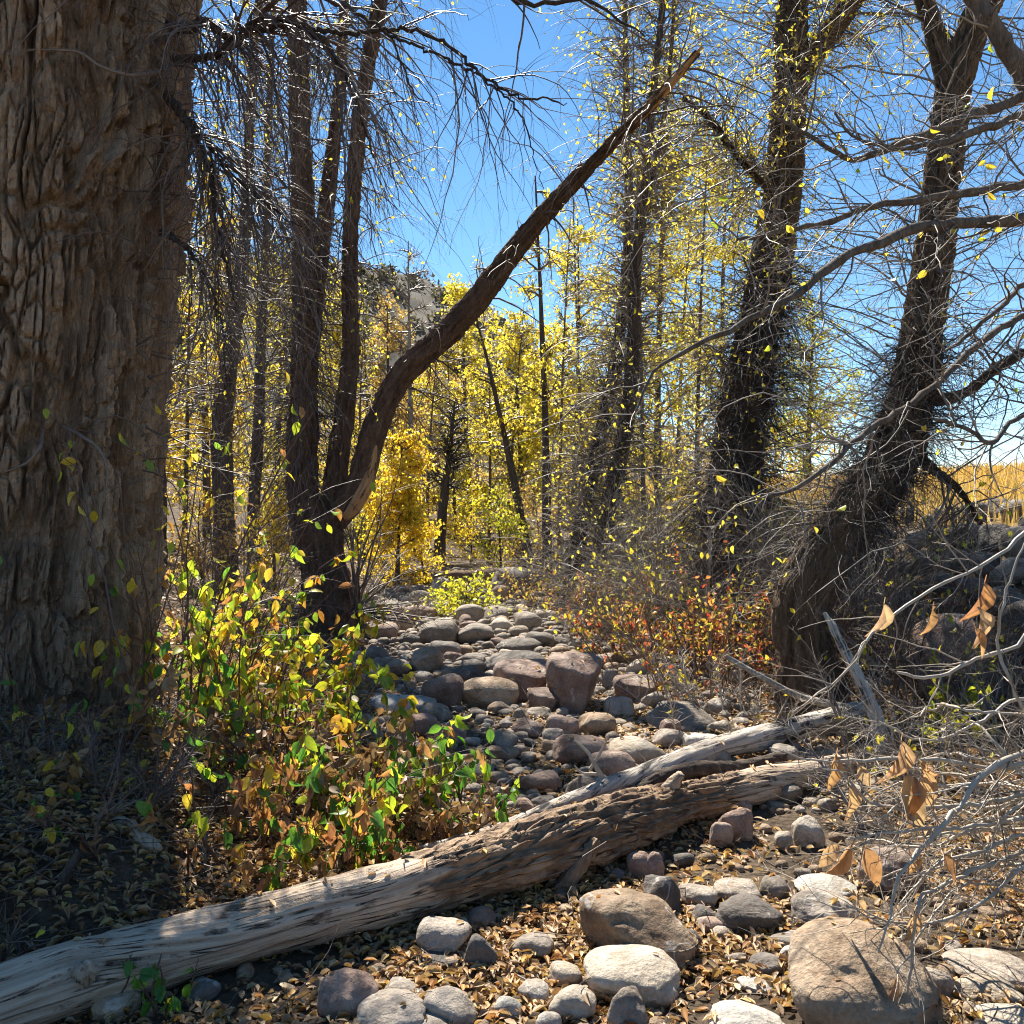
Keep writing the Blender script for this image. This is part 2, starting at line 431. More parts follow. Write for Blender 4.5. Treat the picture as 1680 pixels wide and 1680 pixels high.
M['twig_red'] = mat_twig('twig_red', [(0.075, 0.022, 0.020), (0.12, 0.04, 0.03), (0.085, 0.05, 0.04), (0.055, 0.02, 0.02)], 0.4)
M['twig_pale'] = mat_twig('twig_pale', [(0.30, 0.26, 0.22), (0.46, 0.41, 0.35), (0.38, 0.31, 0.24), (0.22, 0.17, 0.13)], 0.5)
M['leaf_yellow'] = mat_leaf('leaf_yellow', [(0.68, 0.53, 0.04), (0.72, 0.59, 0.05), (0.62, 0.46, 0.04), (0.60, 0.56, 0.08), (0.46, 0.36, 0.06), (0.5, 0.5, 0.06)], 0.5)
M['leaf_gold'] = mat_leaf('leaf_gold', [(0.68, 0.50, 0.035), (0.64, 0.44, 0.035), (0.70, 0.56, 0.05), (0.55, 0.36, 0.04)], 0.5)
M['leaf_orange'] = mat_leaf('leaf_orange', [(0.46, 0.29, 0.08), (0.54, 0.38, 0.09), (0.38, 0.22, 0.07), (0.5, 0.40, 0.09)], 0.45)
M['leaf_lime'] = mat_leaf('leaf_lime', [(0.42, 0.44, 0.03), (0.60, 0.52, 0.04), (0.30, 0.38, 0.04), (0.66, 0.5, 0.03)], 0.55)
M['leaf_red'] = mat_leaf('leaf_red', [(0.40, 0.06, 0.04), (0.50, 0.16, 0.06), (0.62, 0.50, 0.06), (0.36, 0.08, 0.05), (0.40, 0.24, 0.10), (0.50, 0.50, 0.07), (0.42, 0.12, 0.07), (0.6, 0.5, 0.08)], 0.5)
M['leaf_dogwood'] = mat_leaf('leaf_dogwood', [(0.10, 0.22, 0.035), (0.22, 0.32, 0.03), (0.50, 0.46, 0.03), (0.55, 0.38, 0.03), (0.45, 0.18, 0.05), (0.14, 0.26, 0.04)], 0.5)
for k, cols in {
        'obj_green': [(0.055, 0.17, 0.03), (0.12, 0.26, 0.03), (0.08, 0.20, 0.04)],
        'obj_lime': [(0.32, 0.42, 0.03), (0.45, 0.47, 0.035), (0.24, 0.36, 0.03)],
        'obj_yellow': [(0.60, 0.50, 0.04), (0.62, 0.42, 0.05), (0.55, 0.48, 0.07)],
        'obj_orange': [(0.36, 0.16, 0.065), (0.44, 0.24, 0.09), (0.26, 0.11, 0.05)],
        'obj_dry': [(0.38, 0.21, 0.10), (0.46, 0.32, 0.20), (0.34, 0.15, 0.06)]}.items():
    M[k] = mat_leaf('leaf_' + k[4:], cols, 0.5, 0.38, per='object')
M['litter'] = mat_leaf('leaf_litter', [(0.42, 0.22, 0.085), (0.56, 0.37, 0.19), (0.28, 0.13, 0.055), (0.62, 0.48, 0.29), (0.50, 0.23, 0.06), (0.36, 0.25, 0.14), (0.56, 0.35, 0.09), (0.16, 0.085, 0.045), (0.46, 0.34, 0.21), (0.24, 0.15, 0.09)], 0.3, 0.6, bright=1.0)
M['litter_dark'] = mat_leaf('leaf_litter_brown', [(0.24, 0.12, 0.055), (0.34, 0.21, 0.10), (0.18, 0.09, 0.045), (0.42, 0.26, 0.10), (0.28, 0.2, 0.12)], 0.3, 0.6, bright=1.0)
M['grass'] = mat_leaf('dry_grass', [(0.58, 0.38, 0.10), (0.66, 0.46, 0.15), (0.48, 0.30, 0.08)], 0.4, 0.6, veins=False, bright=1.1)
M['rock_grey'] = mat_rock('rock_grey', (0.18, 0.15, 0.122), (0.28, 0.238, 0.196), (0.38, 0.325, 0.268))
M['rock_brown'] = mat_rock('rock_brown', (0.18, 0.115, 0.072), (0.31, 0.225, 0.15), (0.40, 0.31, 0.225))
M['rock_tan'] = mat_rock('rock_tan', (0.26, 0.21, 0.155), (0.36, 0.305, 0.24), (0.44, 0.385, 0.32))
M['rock_red'] = mat_rock('rock_red', (0.17, 0.108, 0.085), (0.27, 0.19, 0.15), (0.34, 0.262, 0.212))
M['rock_dark'] = mat_rock('rock_dark', (0.09, 0.078, 0.068), (0.145, 0.126, 0.11), (0.21, 0.182, 0.157))
M['rock_pale'] = mat_rock('rock_pale', (0.36, 0.33, 0.285), (0.48, 0.445, 0.39), (0.58, 0.545, 0.49))
M['log'] = mat_log('log_weathered', (0.29, 0.20, 0.135), (0.56, 0.445, 0.335), (0.11, 0.068, 0.043), (0.40, 0.28, 0.18), (0.13, 0.085, 0.055))
M['log_pale'] = mat_log('log_silver', (0.32, 0.265, 0.21), (0.56, 0.50, 0.43), (0.12, 0.09, 0.07), (0.3, 0.24, 0.19), (0.035, 0.032, 0.032), 0.55)

# ------------------------------------------------------------------ ground and hill
def build_ground():
    gx = np.concatenate([-np.geomspace(900, 6.2, 45), np.linspace(-6, 8, 151), np.geomspace(8.2, 900, 45)])
    gy = np.concatenate([-np.geomspace(300, 1.2, 16), np.linspace(-1, 16, 170), np.geomspace(16.2, 1500, 90)])
    X, Y = np.meshgrid(gx, gy)
    Z = height(X, Y)
    nx, ny = len(gx), len(gy)
    idx = np.arange(nx * ny).reshape(ny, nx)
    f = np.stack([idx[:-1, :-1], idx[:-1, 1:], idx[1:, 1:], idx[1:, :-1]], -1).reshape(-1, 4)
    o = link('ground', make_mesh('ground', np.stack([X, Y, Z], -1).reshape(-1, 3), f, M['ground']), kind='structure')
    return o
build_ground()

def hill_z(x, y):
    # crest falls to the right; outline read from the photograph at about 150 m
    crest = np.interp(x, [-150, -95, -60, -26, -18, -10, -4, 3, 12, 30, 60], [44, 44, 44, 42.5, 40.5, 38, 36, 30, 22, 10, 2])
    t = np.clip((y - 88) / (150 - 88), 0, 1)
    h = crest * t ** 0.9
    h = np.where(y > 150, crest * (1 - 0.25 * np.clip((y - 150) / 60, 0, 1)), h)
    return h + (1.8 * fbm(x * 0.06, y * 0.06, 0.0, 4, 31) + 0.5 * fbm(x * 0.35, y * 0.35, 2.0, 3, 33)) * sstep(80, 100, y)

def build_hill():
    gx = np.linspace(-150, 60, 211); gy = np.linspace(58, 210, 130)
    X, Y = np.meshgrid(gx, gy)
    Z = hill_z(X, Y) - 0.8
    nx, ny = len(gx), len(gy)
    idx = np.arange(nx * ny).reshape(ny, nx)
    f = np.stack([idx[:-1, :-1], idx[:-1, 1:], idx[1:, 1:], idx[1:, :-1]], -1).reshape(-1, 4)
    link('hill', make_mesh('hill', np.stack([X, Y, Z], -1).reshape(-1, 3), f, M['hill']), kind='structure')
build_hill()

# ------------------------------------------------------------------ tubes, bark, twigs, leaves
def frames(path):
    """parallel-transport frames for a batch (N,K,3)"""
    t = np.gradient(path, axis=1)
    t = norm(t)
    ref = np.where(np.abs(t[:, :1, 2:3]) > 0.8, np.array([[[1.0, 0, 0]]]), np.array([[[0, 0, 1.0]]]))
    a = norm(np.cross(t, np.broadcast_to(ref, t.shape)))
    for k in range(1, path.shape[1]):
        p = a[:, k - 1] - np.sum(a[:, k - 1] * t[:, k], -1, keepdims=True) * t[:, k]
        a[:, k] = norm(p)
    return t, a, np.cross(t, a)

def tubes(path, rad, sides=4):
    """(N,K,3), (N,K) -> verts, quads"""
    N, K = rad.shape
    t, a, b = frames(path)
    ang = np.arange(sides) / sides * 2 * np.pi
    v = path[:, :, None] + rad[:, :, None, None] * (np.cos(ang)[None, None, :, None] * a[:, :, None] + np.sin(ang)[None, None, :, None] * b[:, :, None])
    idx = np.arange(N * K * sides).reshape(N, K, sides)
    nx = np.roll(idx, -1, axis=2)
    f = np.stack([idx[:, :-1], nx[:, :-1], nx[:, 1:], idx[:, 1:]], -1).reshape(-1, 4)
    return v.reshape(-1, 3), f

def merge(parts):
    vs_, fs_, off = [], {}, 0
    for v, f in parts:
        for ff in (f if isinstance(f, list) else [f]):
            fs_.setdefault(ff.shape[1], []).append(ff + off)
        vs_.append(v)
        off += len(v)
    return np.concatenate(vs_), [np.concatenate(x) for x in fs_.values()]

def voro(u, v, n, seed):
    iu, iv = np.floor(u).astype(np.int64), np.floor(v).astype(np.int64)
    f1 = np.full(u.shape, 9.0); f2 = np.full(u.shape, 9.0); idr = np.zeros(u.shape); gx = np.zeros(u.shape)
    for di in (-1, 0, 1):
        for dj in (-1, 0, 1):
            cu, cv = iu + di, iv + dj
            w = np.mod(cu, n)
            jx, jy = hsh(w, cv, seed=seed), hsh(w, cv, seed=seed + 1)
            dx, dy = cu + 0.12 + 0.76 * jx - u, cv + jy - v
            d = np.sqrt(dx * dx + (0.75 * dy) ** 2)
            closer = d < f1
            f2 = np.where(closer, f1, np.minimum(f2, d))
            idr = np.where(closer, hsh(w, cv, seed=seed + 2), idr)
            gx = np.where(closer, dx, gx)
            f1 = np.minimum(f1, d)
    return f1, f2, idr, gx

def bark_tube(path, rad, nseg, n_plates, plate_len, depth, seed, dense_dir=None, cap=True, lump=0.06, mask=None, warp=0.55, edge=0.2, fw=0.32, steps=0.5):
    """trunk with modelled bark: furrows between raised plates; returns verts, faces, attrs"""
    K = len(path)
    t, a, b = (q[0] for q in frames(path[None]))
    th = np.linspace(0, 2 * np.pi, nseg, endpoint=False)
    if dense_dir is not None:      # more vertices on the side that is seen best
        th = th - 0.55 * np.sin(th)
        th = th + dense_dir
    s = np.concatenate([[0], np.cumsum(np.linalg.norm(np.diff(path, axis=0), axis=1))])
    TH, S = np.meshgrid(th, s)
    R = rad[:, None]
    cx, cy = np.cos(TH) * R, np.sin(TH) * R
    sc = n_plates / (2 * np.pi)
    rm = float(np.mean(rad))
    wu = warp * fbm(cx * 2.2 / rm * 0.7, cy * 2.2 / rm * 0.7, S / plate_len * 1.3, 3, seed)
    wv = 0.5 * noise3(cx * 3 / rm, cy * 3 / rm, S / plate_len * 0.8, seed + 5)
    u, v = TH * sc + wu, S / plate_len + wv
    f1, f2, idr, gx = voro(u, v, n_plates, seed + 9)
    e = f2 - f1
    vp = sstep(0.015, edge, e)
    kk = n_plates / (2 * np.pi)
    na = noise3(np.cos(TH) * kk + 0.8 * wu, np.sin(TH) * kk, v * 1.1, seed + 13) + 0.35 * noise3(np.cos(TH) * kk * 2.3, np.sin(TH) * kk * 2.3, v * 2.6, seed + 14)
    fur = sstep(0.05, fw, np.abs(na))
    plate = fur * (0.5 + 0.5 * vp)
    g1, g2, id2, _ = voro(u * 2 + 3.7, v * 2.3, n_plates * 2, seed + 21)
    crack = sstep(0.0, 0.16, g2 - g1)
    streak = fbm(cx * 16 / rm * 0.6, cy * 16 / rm * 0.6, S / plate_len * 2.6, 4, seed + 40)
    d = plate * (0.87 - 0.5 * steps + steps * idr + 0.45 * gx * (hsh((idr * 999).astype(np.int64), 3, seed=4) - 0.5) * 2) * (0.66 + 0.34 * crack) + 0.42 * streak + 0.10 * noise3(cx * 60 / rm, cy * 60 / rm, S * 45 / rm, seed + 44)
    lumpn = lump * R * fbm(cx * 1.1 / rm, cy * 1.1 / rm, S * 1.1 / max(rm * 2.2, 0.05), 3, seed + 60)
    amp = depth
    mk = np.zeros_like(d)
    if mask is not None:
        mk = mask(TH, S)
        amp = depth * (0.10 + 0.90 * mk)
    rr = R + amp * (d - 0.55) + lumpn
    V = path[:, None] + rr[..., None] * (np.cos(TH)[..., None] * a[:, None] + np.sin(TH)[..., None] * b[:, None])
    idx = np.arange(K * nseg).reshape(K, nseg)
    nx = np.roll(idx, -1, axis=1)
    f = [np.stack([idx[:-1], nx[:-1], nx[1:], idx[1:]], -1).reshape(-1, 4)]
    V = V.reshape(-1, 3)
    tone = (idr * 0.7 + id2 * 0.3).ravel() - 0.15
    al, ar, mkv = S.ravel(), ((TH * R)).ravel(), mk.ravel()
    if cap:
        extra = np.stack([path[0] - t[0] * rad[0] * 0.1, path[-1] + t[-1] * rad[-1] * 0.15])
        c0, c1 = len(V), len(V) + 1
        V = np.vstack([V, extra])
        f.append(np.concatenate([np.stack([nx[0], idx[0], np.full(nseg, c0)], -1), np.stack([idx[-1], nx[-1], np.full(nseg, c1)], -1)]))
        tone, al, ar, mkv = (np.append(q, [q[0], q[-1]]) for q in (tone, al, ar, mkv))
    return (V, f), dict(tone=tone, along=al, around=ar, mask=mkv)

def shoots(paths, rads, n, tr, ln, ang, K, r0, wig=0.12, grav=0.0, bias=(0, 0, 0), rr=rng, tip=0.25, parent_ratio=0.6):
    """n child shoots growing from random places along the parent paths"""
    N, PK = rads.shape
    seg = np.linalg.norm(np.diff(paths, axis=1), axis=2).sum(1)
    i = rr.choice(N, n, p=seg / seg.sum())
    t = rr.uniform(tr[0], tr[1], n) * (PK - 1)
    k = np.clip(t.astype(int), 0, PK - 2)
    f = (t - k)[:, None]
    p = paths[i, k] * (1 - f) + paths[i, k + 1] * f
    pr = rads[i, k] * (1 - f[:, 0]) + rads[i, k + 1] * f[:, 0]
    tan = norm(paths[i, k + 1] - paths[i, k])
    rnd = rr.normal(size=(n, 3))
    perp = norm(rnd - np.sum(rnd * tan, -1, keepdims=True) * tan)
    A = np.radians(rr.uniform(ang[0], ang[1], n))[:, None]
    d = norm(np.cos(A) * tan + np.sin(A) * perp + np.array(bias))
    L = rr.uniform(ln[0], ln[1], n) * (0.6 + 0.4 * rr.random(n))
    out = np.empty((n, K, 3))
    out[:, 0] = p + perp * (pr * 0.6)[:, None] * 0
    g = np.array([0, 0, -grav / (K - 1)])
    for j in range(1, K):
        d = norm(d + g + wig * rr.normal(size=(n, 3)))
        out[:, j] = out[:, j - 1] + d * (L / (K - 1))[:, None]
    ra = np.minimum(pr * parent_ratio, rr.uniform(r0[0], r0[1], n))
    rad = ra[:, None] * np.linspace(1, tip, K)[None]
    return out, rad

def pts_on(paths, n, tr=(0.2, 1.0), rr=rng):
    N, K = paths.shape[:2]
    i = rr.integers(0, N, n)
    t = rr.uniform(tr[0], tr[1], n) * (K - 1)
    k = np.clip(t.astype(int), 0, K - 2)
    f = (t - k)[:, None]
    return paths[i, k] * (1 - f) + paths[i, k + 1] * f, norm(paths[i, k + 1] - paths[i, k])

KITE = (np.array([[0, 0, 0], [-0.33, 0.42, 0.10], [0, 1, -0.08], [0.33, 0.42, 0.10]]), np.array([[0, 3, 2], [0, 2, 1]]))
OVAL = (np.array([[0, 0, 0], [-0.22, 0.2, 0.08], [-0.28, 0.48, 0.10], [-0.15, 0.8, 0.02], [0, 1, -0.12], [0.15, 0.8, 0.02], [0.28, 0.48, 0.10], [0.22, 0.2, 0.08], [0, 0.5, 0.0]]),
        np.array([[0, 8, 1], [1, 8, 2], [2, 8, 3], [3, 8, 4], [4, 8, 5], [5, 8, 6], [6, 8, 7], [7, 8, 0]]))

def leaf_cloud(pos, size, template=KITE, droop=0.5, flat=0.0, rr=rng):
    """one mesh of small folded leaves; droop pulls the leaf tips down, flat lays them level"""
    n = len(pos)
    d = rr.normal(size=(n, 3)); d[:, 2] = d[:, 2] * (1 - flat) - droop
    d = norm(d)
    q = rr.normal(size=(n, 3)); q[:, 2] = q[:, 2] + 4 * flat
    nn = norm(q - np.sum(q * d, -1, keepdims=True) * d)
    s = np.cross(d, nn)
    L = rr.uniform(size[0], size[1], n)[:, None, None]
    T, Fc = template
    curl = rr.uniform(0.3, 2.2, n)[:, None, None]
    v = pos[:, None] + L * (T[None, :, :1] * s[:, None] + T[None, :, 1:2] * d[:, None] + curl * T[None, :, 2:] * nn[:, None])
    f = (Fc[None] + (np.arange(n) * len(T))[:, None, None]).reshape(-1, Fc.shape[1])
    return v.reshape(-1, 3), f

SLIM = (np.array([[0, 0, 0], [-0.19, 0.28, 0.13], [-0.19, 0.66, 0.10], [0, 1, -0.16], [0.19, 0.66, 0.10], [0.19, 0.28, 0.13]]), np.array([[0, 5, 4, 3], [0, 3, 2, 1]]))
# single leaf meshes for leaves that are parts of their own
def leaf_mesh(name, width, bend, fold, curl, mat, petiole=0.18, dried=False, seed=0):
    r = np.random.default_rng(seed)
    ys = np.array([0, 0.12, 0.3, 0.5, 0.7, 0.87, 1.0])
    ws = np.array([0.02, 0.55, 0.95, 1.0, 0.78, 0.4, 0.0]) * width
    V, Fc = [], []
    for y, w in zip(ys, ws):
        z = -bend * y * y
        wob = (r.normal(0, 0.05, 2) if dried else r.normal(0, 0.012, 2))
        c = 1 - curl * 0.4
        V += [(-w * c, y, z + fold * w + wob[0] + curl * w * 0.8), (0, y, z), (w * c, y, z + fold * w + wob[1] + curl * w * 0.8)]
    for k in range(len(ys) - 1):
        a = 3 * k
        Fc += [(a, a + 1, a + 4, a + 3), (a + 1, a + 2, a + 5, a + 4)]
    b = len(V)     # leaf stalk
    V += [(-0.012, -petiole, 0.03), (0.012, -petiole, 0.03), (0.014, 0.02, 0.004), (-0.014, 0.02, 0.004)]
    Fc += [(b, b + 1, b + 2, b + 3)]
    return make_mesh(name, np.array(V), np.array(Fc), mat)

LEAVES = {}
for key in ('obj_green', 'obj_lime', 'obj_yellow', 'obj_orange'):
    dr = key == 'obj_orange'
    LEAVES[key] = [leaf_mesh('leaf', 0.30 if not dr else 0.24, 0.15 + 0.12 * k, 0.25 + 0.1 * k, 0.1 + (0.5 * (k % 2) if dr else 0.05 * k), M[key], dried=dr, seed=k) for k in range(3)]
LEAVES['obj_dry'] = [leaf_mesh('leaf', 0.27, 0.1 + 0.15 * k, 0.15, 0.3 + 0.35 * k, M['obj_dry'], dried=True, seed=20 + k) for k in range(4)]

def leaf_part(parent, base, pos, d, nrm, size, key, rr=rng, name='leaf'):
    d = norm(np.asarray(d, float)); nrm = np.asarray(nrm, float)
    nrm = norm(nrm - np.dot(nrm, d) * d)
    s = np.cross(d, nrm)
    me = LEAVES[key][int(rr.integers(0, len(LEAVES[key])))]
    o = bpy.data.objects.new(name, me)
    COL.objects.link(o)
    o.parent = parent
    q = np.asarray(pos) - base
    m = Matrix(((s[0] * size, d[0] * size, nrm[0] * size, q[0]), (s[1] * size, d[1] * size, nrm[1] * size, q[1]), (s[2] * size, d[2] * size, nrm[2] * size, q[2]), (0, 0, 0, 1)))
    o.matrix_local = m
    return o
# ------------------------------------------------------------------ rocks
import bmesh
def ico(sub):
    bm = bmesh.new()
    bmesh.ops.create_icosphere(bm, subdivisions=sub, radius=1.0)
    v = np.array([x.co[:] for x in bm.verts]); f = np.array([[y.index for y in x.verts] for x in bm.faces])
    bm.free()
    return v, f
ICO = {s: ico(s) for s in (2, 3, 4, 5, 6)}

def rock_verts(seed, sub, q=9, ncut=6, rough=0.08, p=None):
    r_ = np.random.default_rng(seed)
    v, f = ICO[sub]
    p = p or r_.uniform(2.1, 3.1)
    acc = (np.abs(v) ** p).sum(1) ** (q / p)
    for _ in range(ncut):
        nrm = norm(r_.normal(size=3) * np.array([1, 1, 0.7]))
        acc = acc + np.clip(v @ nrm / r_.uniform(0.68, 0.98), 0, None) ** q
    rad = acc ** (-1 / q)
    o = r_.uniform(0, 50, 3)
    rad = rad * (1 + 0.16 * fbm(v[:, 0] * 0.9 + o[0], v[:, 1] * 0.9 + o[1], v[:, 2] * 0.9 + o[2], 2, seed))
    rad = rad * (1 + rough * fbm(v[:, 0] * 3.5 + o[0], v[:, 1] * 3.5 + o[1], v[:, 2] * 3.5 + o[2], 4, seed + 3))
    w = v * rad[:, None]
    w = w - (w.max(0) + w.min(0)) / 2
    return w / np.abs(w).max(0), f

ROCKMESH = {}
def rock_mesh(seed, sub, mat, q=9, ncut=6, rough=0.08):
    key = (seed, sub, mat, q, ncut)
    if key not in ROCKMESH:
        v, f = rock_verts(seed, sub, q, ncut, rough)
        ROCKMESH[key] = make_mesh('rock', v, f, M[mat])
    return ROCKMESH[key]

ROCKS = []
ROCK_AT = []       # (x, y, radius, top) used to keep others clear
def put_rock(name, me, x, y, a, b, c, rz, sink, label, cat, group=None, tilt=(0, 0)):
    o = link(name, me)
    z = float(height(x, y))
    o.location = (x, y, z + c * (1 - sink))
    o.scale = (a, b, c)
    o.rotation_euler = (tilt[0], tilt[1], rz)
    tag(o, label, cat, group)
    ROCKS.append(o)
    ROCK_AT.append((x, y, max(a, b), z + c * (2 - sink)))
    return o

COLNAME = {'rock_grey': 'grey', 'rock_brown': 'brown', 'rock_tan': 'tan', 'rock_red': 'reddish brown', 'rock_dark': 'dark slate', 'rock_pale': 'whitish'}
def rock_px(x0, y0, x1, y1, mat, label=None, seed=None, q=9, ncut=6, sink=0.42, deep=0.85, tilt=(0, 0), name=None, sub=None, custom=None):
    cx = (x0 + x1) / 2
    d = hit(cx, y1)
    a = (x1 - x0) * d / F / 2
    b = a * deep
    d2 = d + b * 0.75
    cx_w = (cx - 840) / F * d2
    th = math.atan2(EYE - 0.1, d)
    H = (y1 - y0) * d / F / math.cos(th)
    # height such that the top edge projects to y0
    zc = float(height(cx_w, d2)); lo, hi = a * 0.22, a * 2.2
    uu = np.linspace(0, np.pi, 40)
    for _ in range(24):
        c = (lo + hi) / 2
        yy, zz = d2 - b * np.cos(uu), zc + c * (1 - sink) + c * np.sin(uu)
        if np.max((zz - EYE) / yy) > (840 - y0) / F: hi = c
        else: lo = c
    seed = int(cx * 7 + y0) % 16 if seed is None else seed
    s = sub or (5 if (x1 - x0) > 105 else 4)
    me = custom or rock_mesh(seed, s, mat, q, ncut)
    zone = 'in front of the fallen log' if d < 3.7 else 'upstream of the fallen log'
    big = a > 0.14
    if label is None:
        kind = 'boulder' if big else 'cobble'
        lab = f"{'fair-sized' if big else 'hand-sized'} rounded {COLNAME[mat]} {kind} in the dry stream bed {zone}"
        put_rock(name or kind, me, cx_w, d2, a, b, c, 0.0 if custom else rng.uniform(-0.25, 0.25), sink, lab, 'rock', f"{COLNAME[mat]} {kind}s {zone}", tilt)
    else:
        put_rock(name or 'boulder', me, cx_w, d2, a, b, c, 0, sink, label, 'boulder', None, tilt)

# the two biggest foreground boulders get their own shapes
def boulder_special(kind):
    v, f = ICO[6]
    if kind == 0:      # wide loaf with a flat sloping top, a hollow and a crack
        w, _ = rock_verts(901, 6, 12, 7, 0.05)
        dirn = norm(w)
        def dent(c, r, amt):
            dd = 1 - dirn @ norm(np.array(c, float))
            return amt * np.exp(-dd / r)
        sc = 1 - dent((-0.52, -0.62, 0.58), 0.022, 0.11) - dent((-0.34, -0.70, 0.62), 0.014, 0.08) - dent((0.65, -0.72, -0.1), 0.06, 0.06)
        crack = np.exp(-((dirn[:, 0] - 0.02 - 0.05 * np.sin(9 * dirn[:, 2])) / 0.016) ** 2) * (dirn[:, 1] < -0.2) * sstep(0.1, 0.25, dirn[:, 2]) * (1 - sstep(0.6, 0.75, dirn[:, 2]))
        sc = sc - 0.05 * crack + 0.022 * fbm(w[:, 0] * 7, w[:, 1] * 7, w[:, 2] * 7, 3, 5)
        w = w * sc[:, None]
        w[:, 2] = w[:, 2] - 0.22 * np.clip(w[:, 0], 0, 1) ** 2 * (w[:, 2] > 0)
        return make_mesh('boulder', w, f, M['rock_brown'])
    w, _ = rock_verts(905, 6, 8, 6, 0.05)      # sloping two-step boulder with pits near its top
    dirn = norm(w)
    sc = 1 + 0.03 * fbm(w[:, 0] * 6, w[:, 1] * 6, w[:, 2] * 6, 4, 9)
    for c in ((-0.3, -0.6, 0.75), (-0.42, -0.62, 0.66), (-0.2, -0.68, 0.7)):
        sc = sc - 0.07 * np.exp(-(1 - dirn @ norm(np.array(c))) / 0.006)
    w = w * sc[:, None]
    w[:, 2] -= 0.35 * np.clip(w[:, 0] + 0.1, 0, 1) * (w[:, 2] > 0)
    return make_mesh('boulder', w, f, M['rock_brown'])

rock_px(1282, 1518, 1540, 1705, 'rock_brown', 'large brown-grey boulder with a hollow and a crack in its face', custom=boulder_special(0), sink=0.35)
rock_px(948, 1462, 1142, 1592, 'rock_brown', 'large brown boulder sloping down to one side, pits near its top, behind a tan boulder', custom=boulder_special(1), sink=0.35)
rock_px(955, 1554, 1118, 1650, 'rock_tan', 'smooth tan boulder leaning against the large sloping brown boulder', seed=3, q=7)
rock_px(898, 1578, 954, 1622, 'rock_tan', 'small tan pointed rock beside the smooth tan boulder', seed=5)
rock_px(898, 1615, 980, 1676, 'rock_tan', 'rounded tan rock half sunk in fallen leaves near a white-streaked stone', seed=7)
rock_px(994, 1618, 1062, 1690, 'rock_grey', 'egg-shaped pale grey stone standing among leaves before the tan boulder', seed=9, q=7)
rock_px(810, 1632, 858, 1672, 'rock_pale', 'small smooth whitish egg-like stone lying alone on brown leaves', seed=2, q=7)
rock_px(878, 1660, 922, 1700, 'rock_pale')
rock_px(585, 1628, 705, 1700, 'rock_grey', 'angular grey slab rock with a ridged top in the shade of the log', seed=11, q=22, ncut=9)
rock_px(640, 1652, 758, 1712, 'rock_grey', 'flat grey slab lying against the angular ridged slab rock', seed=12, q=20, ncut=9)
rock_px(520, 1588, 622, 1675, 'rock_red')
rock_px(625, 1603, 697, 1648, 'rock_grey')
rock_px(683, 1505, 774, 1570, 'rock_grey', 'rounded grey boulder just in front of the middle of the log', seed=4)
rock_px(760, 1533, 817, 1592, 'rock_dark', 'upright oval slate-grey stone standing on edge below the log', seed=6, q=7, deep=0.6, sink=0.25)
rock_px(836, 1528, 910, 1572, 'rock_grey')
rock_px(690, 1618, 785, 1690, 'rock_grey')
rock_px(676, 1562, 758, 1592, 'rock_dark')
rock_px(1052, 1436, 1118, 1502, 'rock_dark', 'dark wedge-shaped rock behind the sloping brown boulder', seed=13, q=24, ncut=9)
rock_px(1108, 1449, 1178, 1492, 'rock_grey')
rock_px(1170, 1442, 1248, 1482, 'rock_grey', 'flat-topped light grey rock above a broad dark rock', seed=14, q=24, ncut=8)
rock_px(1168, 1464, 1284, 1532, 'rock_dark', 'broad dark rock below the flat-topped light grey rock', seed=15, q=18, ncut=8)
rock_px(1296, 1458, 1402, 1522, 'rock_grey', 'grey rock striped by twig shadows behind the big hollowed boulder', seed=1)
rock_px(1405, 1390, 1512, 1468, 'rock_red', 'pinkish brown boulder under the bare twigs of the foreground shrub', seed=8)
rock_px(1300, 1440, 1405, 1475, 'rock_pale')
rock_px(1164, 1348, 1203, 1392, 'rock_red', 'small reddish egg-shaped stone leaning on a larger brown one below the log', seed=10, q=7, deep=0.6, sink=0.2)
rock_px(1178, 1322, 1238, 1380, 'rock_red', 'rounded reddish brown rock behind the small egg-shaped stone', seed=0)
rock_px(1300, 1338, 1352, 1392, 'rock_tan')
rock_px(1270, 1364, 1302, 1396, 'rock_tan')
rock_px(1210, 1601, 1268, 1630, 'rock_pale', 'small flat white stone lying on orange leaves', seed=12, q=22, ncut=9)
rock_px(1160, 1646, 1288, 1702, 'rock_pale', 'flat pale stone lying against the foot of the hollowed boulder', seed=6, q=14)
rock_px(1228, 1564, 1286, 1600, 'rock_dark')
rock_px(1508, 1588, 1562, 1634, 'rock_grey')
rock_px(1555, 1558, 1690, 1618, 'rock_grey', 'broad flat grey rock under the shrub twigs beside a tan rock', seed=3)
rock_px(1553, 1600, 1668, 1640, 'rock_tan')
rock_px(1600, 1648, 1700, 1700, 'rock_tan')
for r_ in [(1028, 1396, 1070, 1446, 'rock_red'), (1060, 1398, 1090, 1448, 'rock_red'), (998, 1424, 1032, 1448, 'rock_dark'),
           (1134, 1484, 1182, 1520, 'rock_dark'), (1143, 1502, 1192, 1534, 'rock_red'), (1268, 1524, 1332, 1558, 'rock_dark'), (1278, 1550, 1312, 1574, 'rock_pale'),
           (1190, 1560, 1226, 1584, 'rock_grey'), (1110, 1525, 1150, 1560, 'rock_dark'), (1080, 1545, 1120, 1570, 'rock_dark')]:
    rock_px(*r_)
